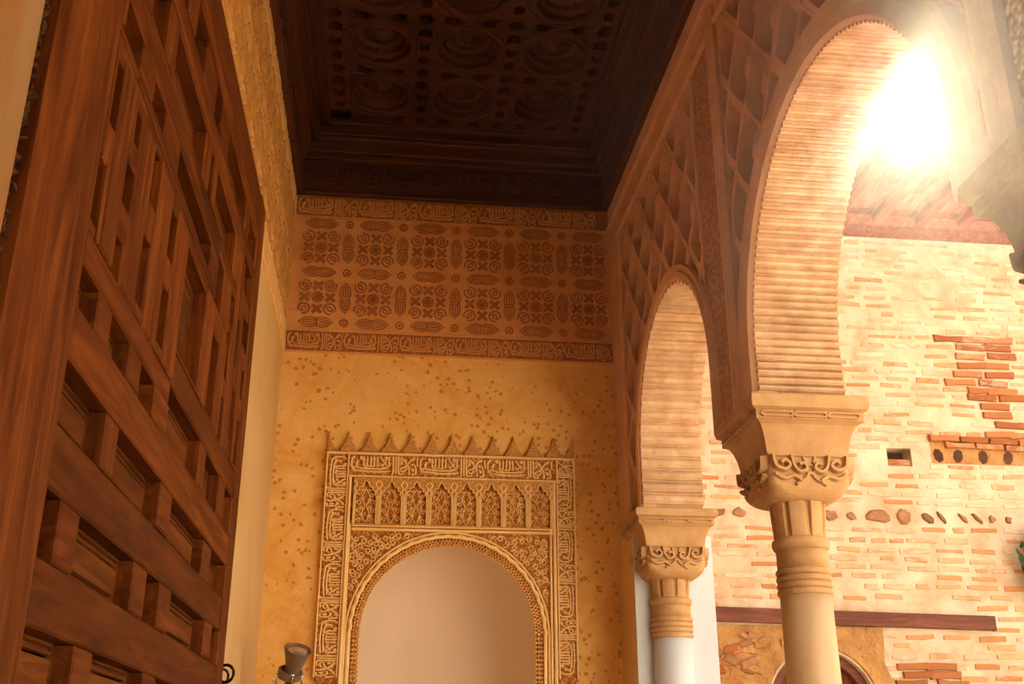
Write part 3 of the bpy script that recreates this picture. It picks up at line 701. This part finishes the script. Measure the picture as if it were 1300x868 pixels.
# arch border: fringe of tiny teeth, wavy roll, plain roll
def ringband(name, r0, r1, h, mat, w0, wav=0., nw=0):
    ang = [i * pi / 160 for i in range(161)]; path = [(-1, 0, -1.2), (-1, 0, -.6)] + [(-cos(a), sin(a), 0) for a in ang] + [(1, 0, -.6), (1, 0, -1.2)]
    vs = []; fs = []
    for k, (c, s, dz) in enumerate(path):
        q = wav * sin(k * nw)
        for r, hh_ in ((r0, 0), (r0 + q, h * .6), ((r0 + r1) / 2 + q, h), (r1 + q, h * .6), (r1, 0)): vs.append((r * c, r * s + dz, hh_))
    for k in range(len(path) - 1):
        for i in range(4): fs.append((k * 5 + i, k * 5 + i + 1, (k + 1) * 5 + i + 1, (k + 1) * 5 + i)[::-1])
    PB(name, mesh(name, vs, fs, mat, True), AX, AZ, w0)
ringband('wavy_roll', .690, .716, .026, 'stucco_rib', 0, .006, .95)
ringband('arch_roll', .724, .738, .022, 'stucco_rib', 0)
ringband('arch_bed', .642, .694, .012, 'stucco_bg', -.018)
mb = MB()
for row, (r, hgt) in enumerate(((.640, .02), (.660, .028), (.680, .032))):
    n = 84
    for k in range(n + 26):
        if k < n: a = pi * (k + .5 * (row % 2)) / n; px_, pz = -r * cos(a), r * sin(a); ra = a
        else: q = k - n; sd = -1 if q % 2 else 1; px_, pz = sd * r, -.02 - .0187 * (q // 2) * 1.6; ra = 0 if sd < 0 else pi
        m_ = Matrix.Translation((px_, pz, 0)) @ Matrix.Rotation(-ra + pi, 4, 'Z')
        q_ = random.uniform(.8, 1.35); mb.add([(-.014 * q_, -.011, 0), (-.014 * q_, .011, 0), (.020 * q_, 0, .002), (-.008, -.006, hgt), (-.008, .006, hgt)], [(0, 2, 3), (2, 1, 4), (2, 4, 3), (0, 3, 4, 1)], m_)
PB('arch_fringe', mb.build('arch_fringe', 'stucco'), AX, AZ, -.015, label='serrated fringe of small stucco teeth', kind='stuff')

# ------------------------------------------------------------------ columns
def scroll_face(w, h, seed):
    mb = MB(); r = random.Random(seed)
    for s in (-1, 1):
        ribbon(mb, smooth_pts([(s * .98 * w, .95 * h), (s * .93 * w, .6 * h), (s * .7 * w, .48 * h), (s * .55 * w, .62 * h), (s * .66 * w, .78 * h), (s * .78 * w, .7 * h)]), .026, .034)
        ribbon(mb, smooth_pts([(s * .5 * w, .95 * h), (s * .44 * w, .6 * h), (s * .3 * w, .42 * h), (s * .12 * w, .5 * h), (s * .16 * w, .68 * h), (s * .3 * w, .66 * h)]), .024, .032)
        ribbon(mb, smooth_pts([(s * .95 * w, .35 * h), (s * .7 * w, .2 * h), (s * .45 * w, .28 * h), (s * .25 * w, .12 * h)]), .024, .026)
        ribbon(mb, [(s * .16 * w, .95 * h), (s * .1 * w, .72 * h)], .018, .015)
    ribbon(mb, [(-.98 * w, .965 * h), (.98 * w, .965 * h)], .016, .014); ribbon(mb, ngon(0, .5 * h, .022, 8), .012, .018, True)
    ribbon(mb, smooth_pts([(-.4 * w, .02 * h), (-.15 * w, .2 * h), (0, .42 * h), (.15 * w, .2 * h), (.4 * w, .02 * h)]), .02, .018)
    return mb.build('scrollwork', 'capital')
def column(yc, label, rs, mats, hb, Z, group):
    zt, zl, zc, zb, zd, zr1, zn, zr2 = Z      # top, link band foot, cavetto foot, block foot, drum foot, ring foot, neck foot, lower rings foot
    xc = 1.965; c = empty('column', (xc, yc, 0)); top(c, label, 'column', None, group)
    T = Matrix.Translation((xc, yc, 0)); ms, mc = mats
    q = lambda n, vf, m, sm=False, p=None: obj(n, mesh(n, *vf, m, sm), p or c, T)
    sq = lambda hx, hy, z: [(-hx, -hy), (hx, -hy), (hx, hy), (-hx, hy)]
    hx, hy = .285, .295
    rings = [(hx - .02, hy - .02, zl + .045), (hx, hy, zl + .055), (hx + .004, hy + .004, zl + .075), (hx, hy, zt - .006), (hx - .012, hy - .012, zt + .004)]
    q('impost_slab', loft_vf([sq(a, b, 0) for a, b, z in rings], [z for a, b, z in rings]), mc)
    rings = [(hb, hb, zc)]
    for k in range(1, 11):
        t = k / 10; e = 1 - math.sqrt(max(0, 1 - t * t)); rings.append((hb + (hx - .03 - hb) * (.25 * t + .75 * e), hb + (hy - .03 - hb) * (.25 * t + .75 * e), zc + (zl - zc) * t))
    rings += [(hx - .022, hy - .022, zl), (hx - .022, hy - .022, zl + .046)]
    imp = q('impost', loft_vf([sq(a, b, 0) for a, b, z in rings], [z for a, b, z in rings]), mc)
    mb = MB()
    for k in (-1, 0, 1):
        x = k * .165
        ribbon(mb, [(x - .065, .012), (x + .065, .012), (x + .078, .022), (x + .065, .033), (x - .065, .033), (x - .078, .022)], .013, .014, True)
        if k < 1: ribbon(mb, [(x + .07, .008), (x + .095, .036)], .012, .014); ribbon(mb, [(x + .07, .036), (x + .095, .008)], .012, .014)
    lk = mb.build('link_relief', 'capital')
    for fr, d in (('back', (0, -hy + .023, 0)), ('right', (-hx + .023, 0, 0)), ('left', (hx - .023, 0, 0))): obj('link_relief', lk, imp, at(fr, (xc + d[0], yc + d[1], zl)))
    rings = []
    lob = lambda p, t: [(x * (1 + .07 * t * (abs(cos(4 * math.atan2(y, x))) - .5)), y * (1 + .07 * t * (abs(cos(4 * math.atan2(y, x))) - .5))) for x, y in p]
    for k in range(7):
        t = k / 6; a = t * pi / 2; h_ = rs[1] * .95 + (hb - rs[1] * .95) * sin(a) ** .9; z = zb + (zc - zb) * .36 * (1 - cos(a)); rings.append((h_, z, .9 - .72 * t))
    rings += [(hb, zc - .012, .14), (hb + .006, zc - .008, .1), (hb + .006, zc, .1)]
    def rsq(h_, r):     # rounded square
        r *= h_; p = []
        for cx_, cy_, a0 in ((h_ - r, h_ - r, 0), (-h_ + r, h_ - r, pi / 2), (-h_ + r, -h_ + r, pi), (h_ - r, -h_ + r, 1.5 * pi)): p += arcp(cx_, cy_, r, a0, a0 + pi / 2, 12)
        return p
    blk = q('capital_block', loft_vf([lob(rsq(a, r), max(0, 1 - k / 6) * min(1, k)) for k, (a, z, r) in enumerate(rings)], [z for a, z, r in rings]), 'capital')
    sf = scroll_face(hb * .92, (zc - zb) * .72, 1)
    for fr, d in (('back', (0, -hb + .003, 0)), ('right', (-hb + .003, 0, 0)), ('left', (hb - .003, 0, 0))): obj('scrollwork', sf, blk, at(fr, (xc + d[0], yc + d[1], zb + (zc - zb) * .27)))
    vs, fs = [], []; n = 96; pr = [(1.08, zb + .03), (1.0, zb), (.96, zb - (zb - zd) * .5), (.95, zd)]
    for k, (r, z) in enumerate(pr):
        for i in range(n):
            a = 2 * pi * i / n; fl = abs(sin(4 * a)); g = .07 * (1 if fl > .35 else -1) * (1 if k in (1, 2) else .4); vs.append((rs[1] * (r + g) * cos(a), rs[1] * (r + g) * sin(a), z))
    for k in range(3):
        for i in range(n): j = (i + 1) % n; fs.append((k * n + j, k * n + i, (k + 1) * n + i, (k + 1) * n + j))
    q('leaf_drum', (vs, fs), 'capital')
    q('collar', lathe_vf([(rs[1] * .96, zd + .004), (rs[2], zd - .004), (rs[2] * 1.03, (zd + zr1) / 2), (rs[2] * .98, zr1), (rs[0] * 1.0, zr1 - .008)][::-1], 40), mc, True)
    q('neck', lathe_vf([(rs[0] * 1.0, zn), (rs[0], zr1)], 40), mc, True)
    st = (zn - zr2) / 4; pr = []
    for k in range(4):
        z = zn - st * k; pr += [(rs[0] * 1.0, z), (rs[0] * 1.075, z - st * .2), (rs[0] * 1.09, z - st * .5), (rs[0] * 1.075, z - st * .8), (rs[0] * 1.0, z - st)]
    q('ringed_collar', lathe_vf(pr[::-1], 40), mc)
    q('shaft', lathe_vf([(rs[0] * 1.16, .12), (rs[0] * 1.12, .2), (rs[0] * 1.10, 1.0), (rs[0] * 1.02, 2.0), (rs[0], zr2)], 48), ms, True)
    q('base', lathe_vf([(.22, 0), (.22, .05), (.2, .07), (.17, .09), (.19, .12), (.14, .15)], 40), ms, True)
    return c
G = 'columns of the arcade'
column(4.965, 'near cream marble column with carved capital, lit from the right', (.119, .124, .133), ('marble', 'capital'), .200, (3.24, 3.12, 2.97, 2.765, 2.60, 2.555, 2.46, 2.335), G)
column(7.42, 'far column with white shaft in front of the whitewashed pier', (.132, .128, .142), ('marble_w', 'capital'), .205, (3.24, 3.135, 3.0, 2.785, 2.665, 2.625, 2.54, 2.40), G)
column(2.42, 'nearest column, only its dark impost showing at the right edge', (.119, .124, .133), ('marble', 'capital'), .200, (3.24, 3.12, 2.97, 2.765, 2.60, 2.555, 2.46, 2.335), G)

# ------------------------------------------------------------------ brick building across the court
D0 = (3.47, 2.02, .44)        # little arched doorway: x, spring z, radius
dh = [(D0[0] - D0[2], 0.)] + arcp(D0[0], D0[1], D0[2], pi, 0, 20) + [(D0[0] + D0[2], 0.)]
bw = obj('wall_brick', poly('wall_brick', [rect(2.0, 9.0, -.1, 6.2), dh, rect(4.255, 4.475, 3.995, 4.155)], .35, 'mortar'), None, at('back', (0, YK + .35, 0)))
top(bw, 'sunlit limewashed brick wall of the building across the court', 'wall', 'structure')
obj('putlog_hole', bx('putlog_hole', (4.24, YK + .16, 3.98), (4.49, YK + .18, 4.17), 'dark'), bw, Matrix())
obj('putlog_brick', bx('putlog_brick', (4.262, YK + .02, 3.997), (4.468, YK + .13, 4.06), 'brick_bare'), bw, Matrix())
patch = [(4.98, 5.25), (5.50, 5.24), (5.47, 4.72), (5.72, 4.28), (5.24, 4.28), (5.16, 4.62), (4.94, 4.84)]
rend = [(2.55, 2.64), (4.02, 2.64), (4.08, 2.1), (2.55, 2.1)]
ledge = [(4.62, 4.31), (5.75, 4.26), (5.75, 4.02), (4.62, 4.0)]
def inside(p, poly_):
    c = False; n = len(poly_)
    for i in range(n):
        a, b = poly_[i], poly_[i - 1]
        if (a[1] > p[1]) != (b[1] > p[1]) and p[0] < (b[0] - a[0]) * (p[1] - a[1]) / (b[1] - a[1]) + a[0]: c = not c
    return c
rb = random.Random(11)
def brick_vf(l, h, d):
    j = lambda s: rb.uniform(-s, s)
    a = [(-l / 2 + j(.008), -h / 2 + j(.006)), (j(.03), -h / 2 + j(.006)), (l / 2 + j(.008), -h / 2 + j(.006)), (l / 2 + j(.008), h / 2 + j(.006)), (j(.03), h / 2 + j(.006)), (-l / 2 + j(.008), h / 2 + j(.006))]
    return loft_vf([a, a, [(x * .97, y * .86) for x, y in a]], [-.03, d * .6, d], False)
BR = [mesh('brick', *brick_vf(.25, .040, .007), 'brick') for _ in range(8)]; BRS = [mesh('brick', *brick_vf(.125, .043, .007), 'brick') for _ in range(4)]
BB = [mesh('brick', *brick_vf(.255, .05, .022), 'brick_bare') for _ in range(6)]
cand = []; PT = .0795
for r in range(28, 78):
    z = r * PT + .02; x = 2.3 + rb.uniform(0, .2)
    while x < 6.6:
        sh = rb.random() < .22; l = .135 if sh else .268
        c = (x + l / 2, z + rb.uniform(-.005, .005) + .012 * sin(x * 1.3 + r * .9)); x += l + rb.uniform(.012, .05)
        if inside(c, rend) or inside(c, ledge) or (4.15 < c[0] < 4.58 and 3.96 < c[1] < 4.19) or math.hypot(c[0] - D0[0], max(c[1] - D0[1], 0)) < D0[2] + .12: continue
        if 3.48 < c[1] < 3.62: continue
        if 2.61 < c[1] < 2.80 and c[0] < 5.05: continue
        pa = inside(c, patch)
        if not pa and rb.random() < .13: continue
        cand.append((c, sh and not pa, pa))
vis = lambda c: (0 if 2.55 < c[0] < 5.65 else 5) + (0 if not (3.1 < c[0] < 3.45) else 1) + abs(c[1] - 4.0) * .5
cand.sort(key=lambda q: -10 if q[2] else vis(q[0]))
rest = MB()
for k, (c, sh, bare) in enumerate(cand):
    me = rb.choice(BB) if bare else rb.choice(BRS if sh else BR)
    mw = at('back', (c[0], YK, c[1]), rb.uniform(-.035, .03)) @ Matrix.Diagonal((1.08, 1.2, 1, 1) if bare else (rb.uniform(.78, 1.08), rb.uniform(.7, 1.15), 1, 1))
    if k < 290: obj('brick', me, bw, mw)
    else: rest.add([v.co for v in me.vertices], [tuple(p.vertices) for p in me.polygons], mw)
me = rest.build('brickwork', 'brick'); at_ = me.attributes.new('tone', 'FLOAT', 'POINT')
vals = []; 
for i in range(len(me.vertices) // 18): vals += [rb.random()] * 18
at_.data.foreach_set('value', vals + [0.] * (len(me.vertices) - len(vals)))
obj('brickwork', me, bw, Matrix(), None, 'stuff')
# broken ledge with sockets
obj('ledge_bed', bx('ledge_bed', (4.66, YK - .004, 4.03), (5.9, YK + .05, 4.28), 'rubble'), bw, Matrix(), 'broken brick ledge with sockets')
for k in range(5): obj('ledge_brick', BB[k], bw, at('back', (4.78 + .27 * k, YK - .03, 4.245 - .008 * k), -.02))
for k in range(4): obj('ledge_brick', BB[k], bw, at('back', (4.92 + .27 * k, YK - .02, 4.19 - .008 * k), -.02))
for x in (4.72, 4.9, 5.13, 5.36, 5.6): obj('socket_shade', mesh('socket_shade', *loft_vf([ngon(0, 0, .05, 7, 0, 1.5), ngon(0, 0, .045, 7, 0, 1.4)], [-.04, .008]), 'dark'), bw, at('back', (x, YK, 4.10 - .008 * (x - 4.7)), rb.uniform(-.4, .4)))  # dark plugs stand in for the shade of the recesses
# course of field stones and slanting bricks
for x, w, h, rot in ((3.56, .07, .05, .3), (3.69, .09, .06, 0), (3.87, .05, .06, .6), (4.11, .15, .075, 0), (4.34, .08, .085, .2), (4.54, .07, .06, -.6), (4.67, .09, .022, -.9), (4.86, .08, .025, -.8), (4.99, .09, .022, -.8), (5.12, .04, .04, 0), (5.27, .035, .045, 0), (2.72, .08, .05, .2), (2.90, .07, .06, 0)):
    a = ngon(0, 0, 1, 9, rb.random()); a = [(p[0] * w * rb.uniform(.55, 1.0), p[1] * h * rb.uniform(.5, .95)) for p in a]
    obj('field_stone', mesh('field_stone', *loft_vf([a, a, [(p[0] * .8, p[1] * .75) for p in a]], [-.03, .008, .022], False), 'stone'), bw, at('back', (x, YK, 3.55), rot))
# rubble render low on the wall, stones in it
obj('rubble_render', poly('rubble_render', [[(2.3, 1.6), (D0[0] - D0[2] - .02, 1.6)] + arcp(D0[0], D0[1], D0[2] + .02, pi, 0, 20) + [(D0[0] + D0[2] + .02, 1.6), (4.12, 1.6), (4.08, 2.15), (4.0, 2.35), (4.02, 2.64), (2.3, 2.64)]], .02, 'rubble'), bw, at('back', (0, YK, 0)))
for k in range(40):
    x, z = rb.uniform(2.6, 3.2), rb.uniform(2.0, 2.57)
    if math.hypot(x - D0[0], max(z - D0[1], 0)) < D0[2] + .1: continue
    a = [(-1, -.8), (.1, -1), (.95, -.85), (1, .7), (.2, 1), (-.9, .85)]; w, h = rb.uniform(.04, .11), rb.uniform(.022, .045); a = [(p[0] * w * rb.uniform(.75, 1.15), p[1] * h * rb.uniform(.75, 1.15)) for p in a]
    obj('field_stone', mesh('field_stone', *loft_vf([a, a, [(p[0] * .85, p[1] * .75) for p in a]], [-.03, .016 + k * .0004, .024 + k * .0006], False), rb.choice(('stone', 'brick_bare', 'rubble'))), bw, at('back', (x, YK, z), rb.uniform(-.4, .4)))
for k in range(8): obj('brick', rb.choice(BB), bw, at('back', (4.24 + .28 * (k % 2) + rb.uniform(-.05, .05), YK - .005, 2.14 + .065 * (k // 2)), rb.uniform(-.05, .05)))
a = [(-.045, -.27), (.05, -.27), (.06, .0), (.05, .27), (-.05, .27), (-.06, .02)]
# doorway frame and door
vs = [(D0[0] + s * r, z) for s in (1,) for r in (0,) for z in (0,)]
ring = [(D0[0] + D0[2], 0.)] + arcp(D0[0], D0[1], D0[2], 0, pi, 24) + [(D0[0] - D0[2], 0.)]; ring2 = [(D0[0] - D0[2] + .07, 0.)] + arcp(D0[0], D0[1], D0[2] - .07, pi, 0, 24) + [(D0[0] + D0[2] - .07, 0.)]
d2 = obj('door_2', poly('door_2', [ring + ring2], .10, 'beam'), None, at('back', (0, YK + .16, 0))); top(d2, 'small round-arched wooden doorway low in the brick wall', 'door', 'structure')
for k in range(6):
    xa = D0[0] - D0[2] + .06 + k * .128; n = 5
    tp = [(xa + .124 * (1 - i / n), D0[1] + math.sqrt(max(0, (D0[2] - .06) ** 2 - (xa + .124 * (1 - i / n) - D0[0]) ** 2))) for i in range(n + 1)]
    obj('plank', poly('plank', [[(xa, 0), (xa + .124, 0)] + tp], .03, 'door_v'), d2, at('back', (0, YK + .15, 0)))
# lintel timber
lt = obj('timber_lintel', mesh('timber_lintel', *loft_vf([rect(-1.4, 1.275, -.05, .055), rect(-1.4, 1.28, -.056, .06), [(-1.4, -.052), (1.27, -.05), (1.275, .05), (-1.4, .056)]], [-.06, .05, .06]), 'beam'), None, at('back', (3.7, YK, 2.70), -.018))
top(lt, 'weathered dark timber beam set across the brick wall', 'beam')
# eave: wall plate, rafters, boards, tiles
ev = empty('roof_eave', (4.5, YK, 6.2)); top(ev, 'timber roof eave above the brick wall under the sun', 'eave')
T = Matrix()
obj('wall_plate', bx('wall_plate', (2.0, YK - .06, 6.19), (9.0, YK + .3, 6.29), 'eave'), ev, T); obj('wall_plate', bx('wall_plate', (2.0, YK - .11, 6.295), (9.0, YK + .3, 6.375), 'eave'), ev, T)
rm = mesh('rafter', *loft_vf([[(-.045, -1.36), (.045, -1.36), (.045, .2), (-.045, .2)], [(-.045, -1.42), (.045, -1.42), (.045, .2), (-.045, .2)]], [0, .09]), 'eave')
for k in range(14): obj('rafter', rm, ev, Matrix.Translation((2.3 + .42 * k, YK - .02, 6.295)) @ Matrix.Rotation(.005, 4, 'X'))
for k in range(9): obj('soffit_board', bx('soffit_board', (2.0, -.078, 0), (9.0, .078, .02), 'eave'), ev, Matrix.Translation((0, YK + .02 - .16 * k, 6.385 - .004 * k)) )
tm = mesh('roof_tile', *[x for x in (lambda: ([(r * cos(pi * i / 8), y, r * sin(pi * i / 8)) for y, R0 in ((0, .085), (.42, .07)) for r in (R0, R0 - .014) for i in range(9)],
    [(i, i + 1, 18 + i + 1, 18 + i) for i in range(8)] + [(9 + i + 1, 9 + i, 27 + i, 27 + i + 1) for i in range(8)] + [(i + 1, i, 9 + i, 9 + i + 1) for i in range(8)] + [(18 + i, 18 + i + 1, 27 + i + 1, 27 + i) for i in range(8)]))()], 'tile')
for k in range(30):
    for q in range(2): obj('roof_tile', tm, ev, Matrix.Translation((2.15 + .215 * k, YK - 1.46 + .38 * q, 6.39 + .08 * q)) @ Matrix.Rotation(.2, 4, 'X'))
obj('roof_slab', mesh('roof_slab', *loft_vf([rect(2.0, 9.0, YK - 1.36, YK + 4), [(2.0, YK - 1.36), (9.0, YK - 1.36), (9.0, YK + 4), (2.0, YK + 4)]], [6.40, 6.44]), 'tile'), ev, Matrix.Translation((0, 0, 0)))
# climbing plant at the right edge
iv = empty('climbing_plant', (5.62, YK, 0)); top(iv, 'dark green climbing plant on the brick wall at the right edge', 'plant')
obj('stem', mesh('stem', *tube_vf([(5.6 + .05 * sin(k), YK - .09, .3 * k) for k in range(13)], .014), 'stem'), iv, T)
lp = [(0, 0), (.030, .010), (.040, .035), (.028, .062), (0, .085), (-.028, .062), (-.040, .035), (-.030, .010)]
for k in range(220):
    a = rb.uniform(0, 2 * pi); q = math.sqrt(rb.random()); x, z = 5.50 + .27 * q * cos(a), 3.17 + .27 * q * sin(a) * 1.1
    if k > 150: x, z = 5.62 + rb.uniform(-.16, .2), rb.uniform(1.4, 3.0)
    if k == 0: LM = mesh('leaf', [(p[0], p[1], -.25 * abs(p[0])) for p in lp] + [(0, .04, .006)], [(i, (i + 1) % 8, 8) for i in range(8)], 'leaf')
    o = obj('leaf', LM, iv, Matrix.Translation((x, YK - rb.uniform(.10, .26), z)) @ Matrix.Rotation(rb.uniform(-.6, .6), 4, 'Z') @ Matrix.Rotation(pi / 2 + rb.uniform(-.7, .5), 4, 'X') @ Matrix.Rotation(rb.uniform(0, 6.28), 4, 'Z') @ Matrix.Scale(rb.uniform(.7, 1.15), 4))

# ------------------------------------------------------------------ spotlight on its stand, left of the portal
SX, SY = -.575, 7.2
sp = empty('spotlight', (SX, SY, 0)); top(sp, 'brown conical spotlight on a chrome caged stand left of the portal', 'lamp')
TS = Matrix.Translation((SX, SY, 0))
obj('stand', mesh('stand', *lathe_vf([(.17, 0), (.17, .02), (.03, .04), (.022, .06), (.022, 1.90), (.05, 1.91), (.085, 1.915), (.085, 1.93), (.0, 1.93)], 24), 'lamp', False), sp, TS)
for k in range(4):
    a = k * pi / 2 + .35
    obj('cage_rod', mesh('cage_rod', *tube_vf([(.082 * cos(a), .082 * sin(a), 1.92), (.082 * cos(a), .082 * sin(a), 2.115)], .007), 'chrome', True), sp, TS)
    obj('cap_nut', mesh('cap_nut', *lathe_vf([(.012, 0), (.013, .012), (.006, .02)], 10), 'chrome', True), sp, TS @ Matrix.Translation((.082 * cos(a), .082 * sin(a), 2.112)))
obj('bulb_holder', mesh('bulb_holder', *lathe_vf([(.03, 1.93), (.045, 1.96), (.045, 2.05), (.02, 2.10)], 20), 'chrome', True), sp, TS)
TH = TS @ Matrix.Translation((0, 0, 2.115)) @ Matrix.Rotation(.24, 4, 'Y') @ Matrix.Rotation(.5, 4, 'X')
obj('collar', mesh('collar', *lathe_vf([(.055, -.005), (.075, 0), (.078, .045), (.066, .05), (.06, .03), (.0, .03)], 28), 'lamp'), sp, TH)
hd_ = obj('lamp_head', mesh('lamp_head', *lathe_vf([(.0, .022), (.046, .022), (.05, .06), (.086, .175), (.088, .182), (.082, .184), (.07, .172), (.0, .165)], 32), 'lamp', False), sp, TH @ Matrix.Translation((.012, 0, .01)))
obj('lens', mesh('lens', *lathe_vf([(.069, .168), (.06, .176), (.03, .182), (.001, .184)], 28), 'lens', True), hd_, TH @ Matrix.Translation((.012, 0, .01)))

# ------------------------------------------------------------------ thin haze volume added to imitate the glare round the sun
hz_m = bpy.data.materials.new('warm_glare_haze'); hz_m.use_nodes = True; t = hz_m.node_tree; t.nodes.clear()
ou = t.nodes.new('ShaderNodeOutputMaterial'); sc = t.nodes.new('ShaderNodeVolumeScatter')
sc.inputs['Color'].default_value = (1, .93, .82, 1); sc.inputs['Density'].default_value = HAZE; sc.inputs['Anisotropy'].default_value = HAZE_G
t.links.new(sc.outputs[0], ou.inputs['Volume'])
hm = mesh('haze', *box_vf((-.9, -1.5, .02), (8.8, 8.5, 9.0)), None); hm.materials.append(hz_m)
hz = obj('glare_haze', hm); top(hz, 'thin warm haze volume added for the sun glare over portico and court', 'haze', 'stuff')
